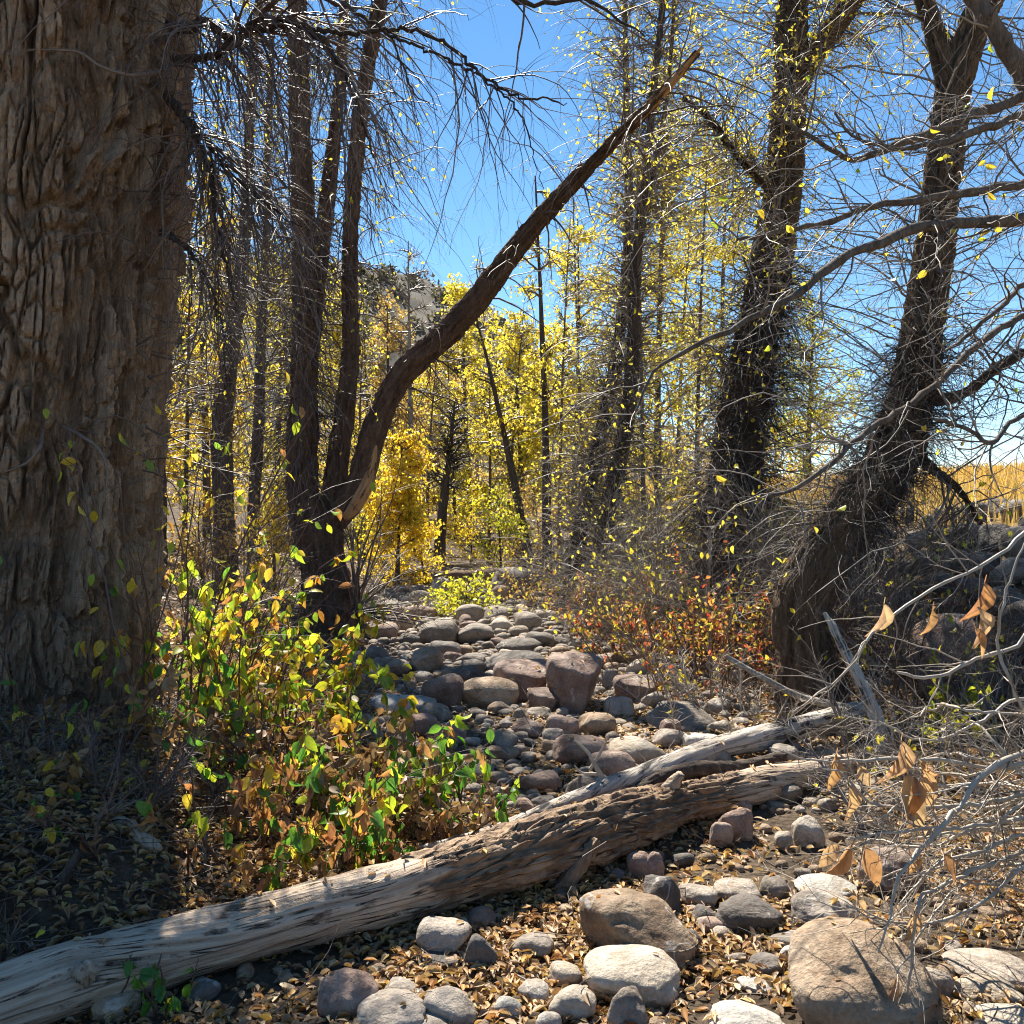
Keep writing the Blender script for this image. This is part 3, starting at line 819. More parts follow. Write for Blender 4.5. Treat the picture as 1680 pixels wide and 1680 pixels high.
MID = [(893, 1070, 990, 1172, 'rock_red', 'tall block-shaped brown boulder standing in the middle of the cobbles', 22, 0.25),
       (806, 1083, 914, 1150, 'rock_brown', 'humped brown-grey boulder beside the tall block-shaped boulder', 8, 0.4),
       (753, 1110, 853, 1164, 'rock_brown', 'sloping light brown boulder in front of the humped boulder', 12, 0.35),
       (685, 1103, 764, 1164, 'rock_red', 'dome-shaped mauve-brown boulder beside a long pale stone', 7, 0.3),
       (606, 1138, 718, 1174, 'rock_pale', 'long low sunlit pale stone below the dome-shaped boulder', 7, 0.4),
       (686, 1152, 741, 1184, 'rock_tan', None, 9, 0.4), (792, 1067, 898, 1110, 'rock_dark', 'long dark grey boulder right behind the humped boulder', 8, 0.4),
       (813, 1046, 889, 1074, 'rock_dark', 'dark flat stone with a sunlit top behind the long dark boulder', 8, 0.4),
       (674, 1061, 728, 1104, 'rock_brown', 'angular brown rock with a tilted face among grey cobbles', 22, 0.35), (685, 1017, 755, 1058, 'rock_grey', 'leaning grey slab at the far end of the cobbles', 16, 0.3),
       (699, 1051, 757, 1082, 'rock_dark', None, 9, 0.4), (599, 1095, 650, 1134, 'rock_brown', None, 8, 0.3), (630, 1081, 673, 1110, 'rock_grey', None, 8, 0.3),
       (738, 1092, 805, 1120, 'rock_dark', None, 12, 0.4), (864, 1129, 928, 1170, 'rock_red', 'mauve angular rock at the foot of the tall block-shaped boulder', 14, 0.35),
       (839, 1178, 894, 1210, 'rock_red', None, 8, 0.4), (906, 1204, 998, 1262, 'rock_red', 'round mauve-brown boulder with a pale twig before it', 7, 0.3),
       (994, 1208, 1096, 1256, 'rock_tan', 'low domed tan boulder just beyond the pale pole', 8, 0.4), (1055, 1150, 1172, 1196, 'rock_grey', 'long grey boulder under the thicket edge near the leaning tree', 8, 0.4),
       (1005, 1108, 1087, 1154, 'rock_grey', 'folded grey boulder beside the tall block-shaped boulder', 9, 0.4), (987, 1097, 1018, 1130, 'rock_grey', None, 9, 0.4), (1026, 1081, 1073, 1112, 'rock_tan', None, 8, 0.4),
       (999, 1065, 1057, 1092, 'rock_brown', None, 8, 0.4), (956, 1054, 993, 1076, 'rock_pale', None, 8, 0.4), (956, 1072, 1003, 1101, 'rock_grey', None, 8, 0.4), (921, 1008, 968, 1030, 'rock_grey', None, 8, 0.4),
       (833, 1026, 868, 1044, 'rock_tan', None, 8, 0.4), (805, 1013, 846, 1037, 'rock_tan', None, 8, 0.4), (749, 1022, 810, 1056, 'rock_grey', None, 9, 0.4), (748, 1071, 798, 1094, 'rock_dark', None, 9, 0.4),
       (858, 1036, 910, 1066, 'rock_dark', None, 8, 0.4), (851, 1261, 919, 1300, 'rock_red', 'flat mauve stone sunk in gravel just beyond the pale pole', 9, 0.5), (746, 1247, 814, 1278, 'rock_grey', None, 8, 0.4),
       (703, 1231, 752, 1277, 'rock_grey', None, 8, 0.4), (712, 1185, 768, 1222, 'rock_red', None, 9, 0.4), (798, 1222, 853, 1249, 'rock_brown', None, 8, 0.4), (864, 1160, 907, 1180, 'rock_tan', None, 8, 0.4),
       (896, 1172, 950, 1210, 'rock_red', None, 9, 0.4), (948, 1169, 1011, 1210, 'rock_brown', None, 9, 0.4), (989, 1143, 1043, 1178, 'rock_grey', None, 9, 0.4), (1051, 1133, 1089, 1164, 'rock_grey', None, 8, 0.4),
       (1082, 1179, 1118, 1213, 'rock_red', None, 12, 0.4), (889, 1195, 928, 1220, 'rock_grey', None, 9, 0.4), (885, 1213, 914, 1238, 'rock_brown', None, 8, 0.4), (772, 1235, 792, 1251, 'rock_pale', None, 8, 0.4),
       (840, 1161, 869, 1183, 'rock_brown', None, 8, 0.4), (799, 1151, 844, 1173, 'rock_brown', None, 8, 0.4), (1119, 1201, 1182, 1234, 'rock_pale', None, 8, 0.4), (865, 1304, 921, 1332, 'rock_dark', None, 9, 0.4),
       (842, 1308, 878, 1338, 'rock_red', None, 9, 0.4), (649, 1008, 678, 1037, 'rock_brown', None, 9, 0.4), (600, 1020, 655, 1050, 'rock_red', None, 9, 0.4), (818, 1180, 845, 1196, 'rock_grey', None, 8, 0.4),
       (720, 1352, 772, 1384, 'rock_brown', None, 8, 0.4), (598, 1060, 640, 1085, 'rock_grey', None, 9, 0.4), (655, 1040, 690, 1062, 'rock_dark', None, 9, 0.4), (1160, 1180, 1200, 1205, 'rock_tan', None, 9, 0.4),
       (1010, 1020, 1050, 1040, 'rock_tan', None, 8, 0.4), (870, 1000, 920, 1018, 'rock_tan', None, 8, 0.4), (770, 1000, 815, 1016, 'rock_pale', None, 8, 0.4), (700, 985, 745, 1003, 'rock_pale', None, 8, 0.4)]
def block():
    v, f = rock_verts(77, 5, 14, 4, 0.07, 5.5)
    v = v * np.array([1, 1, 1]) ; v[:, 0] *= 1 + 0.02 * v[:, 2]
    v[:, 2] -= 0.12 * np.clip(-v[:, 0], 0, 1) * (v[:, 2] > 0)
    return make_mesh('boulder', v, f, M['rock_red'])
for (x0, y0, x1, y1, mt, lab, q, sk) in MID:
    if lab and 'tall block' in lab:
        rock_px(x0, y0, x1, y1, mt, lab, sink=sk, custom=block())
        continue
    rock_px(x0, y0, x1, y1, mt, lab, q=q, sink=sk, seed=(int(x0 + y0) % 12) + (20 if q >= 14 else 0), ncut=8 if q >= 14 else 5, sub=4)
# boulders of the right bank and farther up the stream
rock_px(1478, 1005, 1645, 1156, 'rock_red', 'huge reddish brown boulder in the right bank behind bare twigs', seed=2, q=10, sink=0.4, deep=0.9)
rock_px(1575, 1134, 1630, 1184, 'rock_grey', 'rounded light grey rock below the huge reddish boulder', seed=4, sink=0.3)
rock_px(800, 930, 905, 975, 'rock_dark', 'dark grey boulder far up the stream bed under overhanging twigs', seed=5, sink=0.4)
# riprap along the top of the right bank
k_ = 0
for (px, py, s) in [(1490, 838, .26), (1525, 850, .24), (1560, 842, .32), (1598, 836, .30), (1640, 832, .34), (1675, 840, .36), (1505, 878, .24), (1545, 882, .30), (1590, 876, .33), (1635, 884, .36), (1675, 892, .38),
                    (1520, 912, .25), (1570, 918, .30), (1618, 925, .30), (1660, 940, .33), (1490, 925, .22), (1700, 870, .35), (1545, 950, .24), (1600, 965, .28), (1650, 985, .3), (1690, 1010, .3), (1455, 868, .2), (1450, 905, .22)]:
    d = hit(px, py + 16, dmin=4)
    d = min(d, 11.5); s = s * 0.72
    x = (px - 840) / F * d
    mt = ['rock_dark', 'rock_dark', 'rock_grey', 'rock_dark'][k_ % 4]
    put_rock('riprap_stone', rock_mesh(20 + k_ % 5, 4, mt, 22, 9), x, d, s * 0.85, s * 0.7, s * 0.6, rng.uniform(0, 6.28), 0.45,
             f'angular {COLNAME[mt]} stone in the rubble along the top of the right bank', 'rock', f'{COLNAME[mt]} rubble on the right bank')
    k_ += 1

def fill_rocks(n, yr, sr, seed):
    r_ = np.random.default_rng(seed)
    made, tries = 0, 0
    while made < n and tries < n * 60:
        tries += 1
        y = math.exp(r_.uniform(math.log(yr[0]), math.log(yr[1])))
        x = r_.uniform(_xl(y) - 0.1, _xr(y) + 0.1)
        s = sr[0] * (sr[1] / sr[0]) ** (r_.random() ** 1.8)
        if any((x - a) ** 2 + (y - b) ** 2 < (0.75 * (c + s)) ** 2 for a, b, c, _ in ROCK_AT):
            continue
        mt = ['rock_grey', 'rock_red', 'rock_brown', 'rock_tan', 'rock_grey', 'rock_dark'][int(r_.integers(0, 6))]
        big = s > 0.14
        zone = 'in front of the fallen log' if y < 4.0 else 'upstream of the fallen log'
        kind = 'boulder' if big else 'cobble'
        lab = f"{'fair-sized' if big else 'hand-sized'} rounded {COLNAME[mt]} {kind} in the dry stream bed {zone}"
        sd = int(r_.integers(0, 20))
        put_rock(kind, rock_mesh(sd, 4 if s / y > 0.02 else 3, mt, [7, 9, 14, 22][sd % 4], 5 + sd % 4), x, y, s, s * r_.uniform(0.6, 0.95), s * r_.uniform(0.45, 0.75), r_.uniform(0, 6.28), r_.uniform(0.3, 0.6),
                 lab, 'rock', f"{COLNAME[mt]} {kind}s {zone}", (r_.normal(0, 0.15), r_.normal(0, 0.15)))
        made += 1
fill_rocks(35, (2.5, 4.2), (0.03, 0.08), 5)
fill_rocks(105, (4.5, 10), (0.04, 0.14), 6)
fill_rocks(85, (8, 20), (0.09, 0.26), 8)
# every remaining stone is told apart by the named boulder it lies next to
MARKS = [(o, nm) for o in ROCKS for key, nm in (
    ('hollow and a crack', 'hollowed foreground boulder'), ('sloping down to one side', 'large sloping brown boulder'), ('smooth tan boulder leaning', 'smooth tan boulder'), ('ridged top', 'angular ridged slab'),
    ('middle of the log', 'grey boulder below the log'), ('upright oval', 'upright oval stone'), ('broad dark rock below', 'broad dark rock'), ('pinkish brown', 'pinkish boulder under the shrub'), ('striped by twig', 'shadow-striped grey rock'),
    ('rounded reddish brown rock behind', 'reddish rock below the log'), ('broad flat grey rock', 'broad flat grey rock'), ('tall block-shaped brown', 'tall block-shaped boulder'), ('humped brown-grey', 'humped boulder'), ('dome-shaped mauve', 'dome-shaped boulder'),
    ('long low sunlit', 'long pale stone'), ('long dark grey boulder', 'long dark boulder'), ('angular brown rock with', 'tilted angular rock'), ('leaning grey slab', 'leaning grey slab'), ('round mauve-brown', 'round mauve boulder'), ('low domed tan', 'low domed tan boulder'),
    ('long grey boulder under', 'long grey boulder by the thicket'), ('folded grey', 'folded grey boulder'), ('flat mauve stone', 'flat mauve stone by the pole'), ('far up the stream', 'far dark boulder')) if key in o['label']]
for o in ROCKS:
    if 'group' not in o or 'rubble' in o['label']:
        continue
    p_ = o.location
    m_, nm = min(MARKS, key=lambda q: (q[0].location - p_).length)
    dx_, dy_ = p_.x - m_.location.x, p_.y - m_.location.y
    if abs(dy_) > abs(dx_): rel = 'upstream of' if dy_ > 0 else 'downstream of'
    else: rel = 'on the left-bank side of' if dx_ < 0 else 'on the right-bank side of'
    far_ = 'just ' if (m_.location - p_).length < 0.5 else 'some way '
    sz_ = max(o.scale)
    adj = 'large' if sz_ > 0.22 else 'football-sized' if sz_ > 0.13 else 'hand-sized' if sz_ > 0.07 else 'fist-sized'
    col_ = COLNAME[o.data.materials[0].name]
    o['label'] = f"{adj} {col_} {o.name.split('.')[0]} {rel} the {nm}"
    o['group'] = f"{adj} {col_} {o.name.split('.')[0]}s {rel} the {nm}"

def pebbles():
    r_ = np.random.default_rng(12)
    vv, ff, off = [], [], 0
    base = [rock_verts(300 + k, 2, 9, 4, 0.04) for k in range(6)]
    for k in range(1100):
        y = math.exp(r_.uniform(math.log(2.3), math.log(15)))
        x = r_.uniform(_xl(y), _xr(y))
        s = r_.uniform(0.008, 0.032) * (1 + 0.06 * y)
        v, f = base[k % 6]
        a = r_.uniform(0, 6.28)
        w = v * np.array([s, s * r_.uniform(0.6, 1), s * r_.uniform(0.4, 0.8)])
        w = np.stack([w[:, 0] * math.cos(a) - w[:, 1] * math.sin(a), w[:, 0] * math.sin(a) + w[:, 1] * math.cos(a), w[:, 2]], -1)
        vv.append(w + np.array([x, y, float(height(x, y)) + 0.2 * s])); ff.append(f + off); off += len(v)
    o = link('gravel', make_mesh('gravel', np.concatenate(vv), np.concatenate(ff), M['rock_brown']), kind='stuff')
    tag(o, 'small brown and grey pebbles between the stones of the stream bed', 'gravel')
pebbles()

def small_cobbles():
    r_ = np.random.default_rng(14)
    vv, ff, off = [], [], 0
    b3 = [rock_verts(330 + k, 3, [8, 12, 20][k % 3], 6, 0.06) for k in range(8)]
    b2 = [rock_verts(350 + k, 2, [8, 12, 20][k % 3], 5, 0.05) for k in range(8)]
    grid = {}
    for x, y, r, _ in ROCK_AT:
        grid.setdefault((int(x // 0.5), int(y // 0.5)), []).append((x, y, r))
    n = 0
    for k in range(9000):
        y = math.exp(r_.uniform(math.log(4.6), math.log(21)))
        x = r_.uniform(_xl(y) - 0.15, _xr(y) + 0.15)
        s = r_.uniform(0.022, 0.06) * (0.6 + 0.085 * y)
        gx, gy = int(x // 0.5), int(y // 0.5)
        if any((x - a) ** 2 + (y - b) ** 2 < (0.8 * (c + s)) ** 2 for i in (-1, 0, 1) for j in (-1, 0, 1) for a, b, c in grid.get((gx + i, gy + j), ())):
            continue
        if y < 7 and r_.random() < 0.45: continue
        grid.setdefault((gx, gy), []).append((x, y, s))
        v, f = (b3 if y < 8 else b2)[int(r_.integers(0, 8))]
        a = r_.uniform(0, 6.28)
        w = v * np.array([s, s * r_.uniform(0.6, 1), s * r_.uniform(0.45, 0.85)])
        w = np.stack([w[:, 0] * math.cos(a) - w[:, 1] * math.sin(a), w[:, 0] * math.sin(a) + w[:, 1] * math.cos(a), w[:, 2]], -1)
        vv.append(w + np.array([x, y, float(height(x, y)) + 0.25 * s])); ff.append(f + off); off += len(v)
        n += 1
        if n > 1500: break
    o = link('small_stones', make_mesh('small_stones', np.concatenate(vv), np.concatenate(ff), M['rock_mixed']), kind='stuff')
    tag(o, 'small grey and tan stones packed between the cobbles of the stream bed', 'stones')
M['rock_mixed'] = mat_rock('rock_mixed', (0.17, 0.14, 0.115), (0.29, 0.24, 0.19), (0.42, 0.37, 0.31), 0.6)
small_cobbles()

# ------------------------------------------------------------------ fallen logs
def mk_mask(fn_pts, seed):
    xs, ys = zip(*fn_pts)
    def f(TH, S):
        b = np.interp(S / S.max(), xs, ys)
        nz = 0.5 + 0.9 * fbm(np.cos(TH) * 1.6, np.sin(TH) * 1.6, S * 2.2, 4, seed)
        return sstep(0.42, 0.58, b + 0.55 * (nz - 0.5))
    return f

p, r = path_px([(-300, 1735, 2.45, 66), (-120, 1690, 2.55, 66), (0, 1648, 2.65, 64), (150, 1598, 2.82, 60), (350, 1541, 3.0, 51), (500, 1498, 3.15, 48), (650, 1460, 3.32, 46), (800, 1420, 3.55, 48),
                (950, 1374, 3.85, 50), (1025, 1348, 4.05, 44), (1120, 1317, 4.4, 31), (1240, 1290, 4.75, 28), (1340, 1266, 5.05, 22), (1430, 1246, 5.3, 15)], 330)
log = Thing('fallen_log', 'long thick weathered log lying across the stream bed, cracked bark along its middle', 'log', (p[0][0], p[0][1], 0.0))
vf, at = bark_tube(p, r, 130, 20, 0.30, 0.026, 71, warp=0.45, edge=0.16, mask=mk_mask([(0, .15), (.33, .12), (.40, .75), (.45, .98), (.70, .98), (.74, .55), (.8, .25), (1, .15)], 3), lump=0.16)
log.part('trunk', vf, M['log'], attrs=at)
p2, r2 = path_px([(980, 1378, 3.72, 10), (966, 1398, 3.7, 12), (944, 1425, 3.68, 15), (918, 1468, 3.62, 17), (893, 1500, 3.56, 17), (845, 1508, 3.52, 12), (785, 1502, 3.5, 10), (748, 1486, 3.5, 6)], 90)
vf, at = bark_tube(p2, r2, 36, 10, 0.12, 0.012, 75, mask=lambda T, S: np.ones_like(S))
log.part('branch_stub', vf, M['log'], attrs=at, label='curved dead branch propping the log from below')
p2, r2 = path_px([(1085, 1305, 4.32, 14), (1105, 1285, 4.3, 11), (1118, 1270, 4.28, 7)], 24)
vf, at = bark_tube(p2, r2, 24, 8, 0.1, 0.006, 76); log.part('branch_stub', vf, M['log'], attrs=at)
p2, r2 = path_px([(150, 1606, 2.80, 34), (140, 1596, 2.715, 24), (132, 1590, 2.69, 16), (128, 1587, 2.68, 9)], 24)
vf, at = bark_tube(p2, r2 * 0.75, 30, 9, 0.03, 0.012, 77, lump=0.4); log.part('knot', vf, M['log'], attrs=at)

def stick(name, label, pts, n, seg, mat, depth=0.006, seed=1, mask=None, cat='branch', plates=10, group=None, lump=0.1, plen=0.12):
    p, r = path_px(pts, n)
    t = Thing(name, label, cat, p[0], group)
    vf, at = bark_tube(p, r, seg, plates, plen, depth, seed, mask=mask, lump=lump)
    t.part('stem', vf, M[mat], attrs=at)
    return t, p, r

pole, pp, pr = stick('fallen_pole', 'bare silver-white pole with charred patches lying behind the thick log', [(690, 1392, 3.85, 5), (800, 1366, 4.05, 9), (900, 1328, 4.4, 12), (1000, 1291, 4.75, 16), (1060, 1272, 4.95, 19), (1120, 1250, 5.15, 20), (1180, 1226, 5.4, 19), (1280, 1203, 5.7, 20), (1390, 1172, 6.05, 17), (1425, 1162, 6.15, 12)],
                     220, 60, 'log_pale', 0.012, 81, mk_mask([(0, .1), (.5, .1), (.6, .3), (1, .3)], 6), 'log', lump=0.12)
stick('charred_branch', 'thin charred black branch lying between the log and the silver pole', [(1030, 1306, 4.75, 8), (1080, 1278, 4.9, 12), (1140, 1262, 5.05, 13), (1210, 1260, 5.2, 12), (1300, 1238, 5.45, 9)], 80, 28, 'bark_dark', 0.01, 82)
stick('upright_dead_stick', 'pale bare dead stick standing beside the leaning tree, foot on the log end', [(1452, 1238, 5.35, 14), (1440, 1185, 5.4, 12), (1418, 1130, 5.5, 10), (1395, 1085, 5.6, 9), (1380, 1058, 5.65, 7), (1366, 1028, 5.7, 6), (1352, 1005, 5.75, 3)], 90, 28, 'log_pale', 0.008, 83, lump=0.2)
stick('dead_stick', 'thin dead stick resting on the end of the silver pole before the leaning tree', [(1192, 1078, 6.3, 4), (1245, 1108, 6.2, 5), (1310, 1142, 6.15, 6), (1400, 1165, 6.0, 8)], 50, 16, 'bark_grey', 0.004, 84)
stick('driftwood_stub', 'short grey driftwood stub lying on the left bank in the big trunk\'s shade', [(188, 1342, 3.65, 9), (210, 1360, 3.6, 14), (238, 1382, 3.55, 13), (262, 1394, 3.5, 7)], 40, 24, 'log', 0.006, 85, lump=0.3)
stick('dead_root', 'dark forked dead root poking from the leaf-covered left bank', [(85, 1495, 3.15, 13), (98, 1462, 3.18, 10), (112, 1430, 3.2, 8), (130, 1398, 3.22, 5)], 40, 20, 'bark_dark', 0.006, 86)
stick('far_fallen_log', 'dark fallen log across the far end of the stream bed', [(560, 962, 17.5, 12), (660, 950, 17.6, 14), (770, 948, 17.8, 12), (830, 940, 18, 9)], 80, 24, 'bark_b', 0.02, 87, cat='log')
# white dead twig standing on the bed behind the pole
tw = Thing('white_twig', 'white forked dead twig sticking up in front of the round mauve boulder', 'twig', P(1000, 1290, 4.75))
a_, ra_ = path_px([(1000, 1290, 4.75, 5), (980, 1262, 4.75, 4), (965, 1235, 4.75, 3), (942, 1214, 4.75, 1.5)], 9)
b_, rb_ = path_px([(968, 1262, 4.75, 3), (985, 1235, 4.75, 2.5), (1000, 1205, 4.75, 1)], 9)
c_, rc_ = path_px([(985, 1270, 4.75, 3), (955, 1268, 4.75, 2), (942, 1255, 4.75, 1)], 9)
for q_, w_ in ((a_, ra_), (b_, rb_), (c_, rc_)):
    tw.part('twig', tubes(q_[None], w_[None], 6), M['twig_pale'])
# ------------------------------------------------------------------ trees
def rs(seed): return np.random.default_rng(seed)

def stack(lst, K=12):
    """resample paths (list of (p, r)) to K points -> (N,K,3), (N,K)"""
    P_, R_ = [], []
    for p, r in lst:
        i = np.linspace(0, len(p) - 1, K)
        P_.append(np.stack([np.interp(i, np.arange(len(p)), p[:, k]) for k in range(3)], -1))
        R_.append(np.interp(i, np.arange(len(p)), r))
    return np.array(P_), np.array(R_)

# --- the huge cottonwood trunk on the left bank
BIG_D = 5.6
base_z = float(height(-2.9, BIG_D))
edge = [(1290, 262), (1180, 243), (1000, 243), (800, 250), (560, 268), (400, 280), (250, 295), (100, 303), (0, 312), (-250, 325), (-600, 340)]
tp = []
for py, ex in edge:
    rad = 205 if py < 900 else 205 + (py - 900) * 0.10
    tp.append((ex - 14 - rad, py, BIG_D, rad))
p, r = path_px(tp, 560)
big = Thing('cottonwood_tree', 'huge old cottonwood with deeply furrowed bark on the left bank', 'tree', (p[0][0], p[0][1], base_z))
th0 = None
t_, a_, b_ = frames(p[None]); dv = norm(np.array([0.35, -1, 0.0]))
dense = math.atan2(float(b_[0, 0] @ dv), float(a_[0, 0] @ dv))
vf, at = bark_tube(p, r, 350, 46, 0.50, 0.11, 101, dense_dir=dense, lump=0.10, warp=0.5, edge=0.10, fw=0.22, steps=0.85)
big.part('trunk', vf, M['bark_big'], attrs=at, smooth=False)
limbs = []
for pts in [[(270, 40, 5.4, 16), (310, 48, 5.3, 15), (334, 36, 5.2, 14), (380, 63, 5.1, 14), (417, 47, 5.0, 14), (494, 43, 4.95, 13), (535, 75, 4.9, 11), (562, 112, 4.9, 9), (590, 180, 4.9, 6), (612, 260, 4.9, 3)],
            [(285, 95, 5.4, 14), (312, 97, 5.3, 13), (353, 90, 5.15, 12), (393, 64, 5.05, 11), (415, 38, 5.0, 10), (447, 5, 4.95, 9), (500, -60, 4.9, 7)],
            [(494, 43, 4.95, 9), (560, 55, 4.9, 8), (618, 52, 4.85, 7), (662, 48, 4.8, 6.5), (720, 64, 4.8, 6), (765, 100, 4.75, 5.5), (800, 130, 4.75, 5), (855, 160, 4.7, 4), (905, 163, 4.7, 3), (930, 172, 4.7, 1.5)],
            [(630, 52, 4.85, 5), (680, 75, 4.8, 5), (725, 92, 4.8, 5), (775, 118, 4.75, 4.5), (820, 150, 4.75, 3.5), (852, 185, 4.7, 3), (872, 240, 4.7, 2), (890, 315, 4.7, 1.2)],
            [(275, 160, 5.35, 12), (300, 190, 5.25, 10), (330, 245, 5.15, 8), (348, 290, 5.1, 7), (352, 360, 5.1, 5), (370, 430, 5.1, 4), (390, 520, 5.1, 2)],
            [(280, 170, 5.35, 9), (325, 215, 5.2, 7), (380, 285, 5.1, 5.5), (430, 330, 5.0, 4), (470, 360, 5.0, 2.5), (520, 380, 5.0, 1.5)],
            [(262, 380, 5.35, 8), (290, 395, 5.25, 7), (320, 425, 5.2, 5), (345, 470, 5.15, 4), (365, 540, 5.1, 2.5), (372, 640, 5.1, 1.5)],
            [(300, -160, 5.3, 22), (450, -130, 5.0, 18), (640, -80, 4.8, 13), (800, -20, 4.6, 9), (870, 8, 4.6, 6.5), (955, 0, 4.6, 5), (1010, 30, 4.6, 3.5), (1060, 60, 4.6, 2)],
            [(310, -40, 5.3, 14), (420, -30, 5.1, 11), (540, 0, 4.9, 8), (600, 30, 4.85, 6), (640, 62, 4.85, 4), (680, 150, 4.85, 2.5), (720, 180, 4.85, 1.2)]]:
    q, w = path_px(pts, 60)
    w = w * (0.5 if len(limbs) in (0, 1, 2, 3, 8) else 0.62) * (1 + 0.1 * np.sin(np.arange(60) * 1.7))
    q = q + 0.006 * rs(len(limbs)).normal(size=q.shape)
    limbs.append((q, w))
    big.part('limb', tubes(q[None], w[None], 8), M['bark_dark'] if len(limbs) > 2 else M['bark_a'])
LP, LR = stack(limbs, 16)
g = rs(201)
b1 = shoots(LP, LR, 110, (0.25, 1), (0.4, 1.3), (25, 80), 10, (0.004, 0.008), 0.15, 1.1, (0, 0, -0.1), g)
b1b = shoots(LP[[0, 1, 4, 5, 6]], LR[[0, 1, 4, 5, 6]], 230, (0.1, 0.8), (0.5, 1.5), (25, 80), 10, (0.004, 0.009), 0.15, 1.5, (0.1, 0, -0.25), g)
b2 = shoots(b1[0], b1[1], 420, (0.15, 1), (0.12, 0.45), (25, 70), 6, (0.0022, 0.004), 0.17, 0.6, (0, 0, 0), g)
b2b = shoots(b1b[0], b1b[1], 1700, (0.15, 1), (0.12, 0.5), (25, 70), 5, (0.0022, 0.004), 0.17, 0.7, (0, 0, 0), g)
# short sprouts on the trunk's right flank and fine dead twigs across the bark
side = [(x, y) for x, y in zip(limbs[4][0][:6], limbs[4][1][:6])]
tb = np.array([P(ex - 18, py, BIG_D - 0.25) for py, ex in edge[3:9]])
tbp = np.stack([np.stack([np.interp(np.linspace(0, len(tb) - 1, 16), np.arange(len(tb)), tb[:, k]) for k in range(3)], -1)])
tbr = np.full((1, 16), 0.012)
b3 = shoots(tbp, tbr, 90, (0, 1), (0.3, 1.0), (50, 110), 8, (0.003, 0.007), 0.16, 0.4, (0.25, -0.35, -0.05), g)
b4 = shoots(b3[0], b3[1], 260, (0.1, 1), (0.08, 0.35), (25, 75), 5, (0.002, 0.0035), 0.15, 0.2, (0, 0, 0), g)
big.part('twigs', merge([tubes(*b1, 5), tubes(*b1b, 5), tubes(*b2, 3), tubes(*b2b, 3), tubes(*b3, 4), tubes(*b4, 3)]), M['twig_brown'], kind='stuff')
for pts in [[(105, 700, 5.0, 4), (138, 716, 4.86, 3.5), (165, 735, 4.84, 3), (180, 772, 4.84, 2.5), (176, 812, 4.84, 2), (160, 862, 4.84, 1.5), (128, 910, 4.84, .8)],
            [(70, 700, 5.0, 4), (68, 730, 4.86, 4), (50, 755, 4.84, 3), (10, 772, 4.84, 1.5)],
            [(262, 120, 5.1, 5), (215, 122, 4.95, 4), (165, 105, 4.9, 3.5), (130, 82, 4.88, 3), (60, 78, 4.86, 2), (-10, 92, 4.86, 1.5)]]:
    q, w = path_px(pts, 26)
    q = q + 0.004 * np.cumsum(rs(5).normal(size=q.shape), 0) * 0.5
    big.part('dead_twig', tubes(q[None], w[None] * 0.8, 6), M['twig_brown'])

def ground_start(px, d, r):
    """first point of a trunk: on the ground under px at depth d"""
    x = (px - 840) / F * d
    z = float(height(x, d)) - 0.12
    return (px, 840 - (z - EYE) * F / d, d, r)

# --- tree with three stems
A_D = 10.8
ta = Thing('willow_tree', 'tree splitting low into three stems, one leaning far over the stream bed', 'tree', (*P(533, 900, A_D)[:2], float(height(*P(533, 900, A_D)[:2]))))
g = rs(301)
parts_a = [[ground_start(545, A_D, 62), (540, 990, A_D, 52), (530, 930, A_D, 39), (524, 880, A_D, 42), (518, 845, A_D, 38), (510, 815, A_D, 26)],
           [(510, 880, A_D, 34), (496, 800, A_D, 28), (497, 700, A_D, 26), (500, 560, A_D, 24), (500, 400, A_D, 22), (492, 200, A_D, 19), (488, 0, A_D, 17), (480, -160, A_D, 12)],
           [(503, 620, A_D, 18), (512, 540, A_D + .1, 17), (525, 420, A_D + .2, 16), (545, 260, A_D + .3, 13), (560, 100, A_D + .4, 10), (572, -120, A_D + .5, 7)],
           [(535, 860, A_D, 22), (545, 810, A_D, 22), (556, 740, A_D, 20), (574, 600, A_D, 16), (574, 420, A_D, 14), (582, 280, A_D, 14), (600, 130, A_D, 13), (625, 0, A_D, 12), (650, -150, A_D, 9)],
           [(535, 865, A_D, 20), (562, 838, A_D - .1, 25), (592, 785, A_D - .15, 24), (618, 695, A_D - .2, 24), (662, 612, A_D - .3, 23), (740, 540, A_D - .5, 23), (800, 470, A_D - .8, 22), (870, 378, A_D - 1.2, 17), (930, 312, A_D - 1.6, 14), (1000, 238, A_D - 2.0, 11), (1070, 170, A_D - 2.4, 8), (1145, 85, A_D - 2.8, 5)]]
PA = []
for k, pts in enumerate(parts_a):
    q, w = path_px(pts, [110, 170, 110, 170, 200][k])
    w = w * (0.95 if k == 0 else 0.88)
    PA.append((q, w))
    if k == 4:
        def msk(T, S):      # bark torn away near the crotch and at the broken top
            s_ = S / S.max()
            m1 = sstep(0.075, 0.09, s_) * (1 - sstep(0.13, 0.15, s_)) * (np.cos(T - 3.6) > 0.25)
            return 1 - np.clip(m1 + sstep(0.80, 0.86, s_ + 0.05 * np.cos(T)), 0, 1)
        mt = None
    vf, at = bark_tube(q, w, [96, 64, 48, 64, 64][k], [30, 20, 16, 18, 18][k], 0.34, [0.05, 0.032, 0.02, 0.03, 0.032][k], 310 + k, lump=0.12)
    ta.part('trunk' if k == 0 else 'stem', vf, M['bark_a'], attrs=at, label='stem leaning far over the stream bed, snapped at its tip' if k == 4 else None)
q, w = path_px([(566, 850, A_D - .26, 6), (583, 830, A_D - .30, 11), (600, 800, A_D - .32, 11), (612, 760, A_D - .31, 6), (616, 730, A_D - .30, 3)], 40)
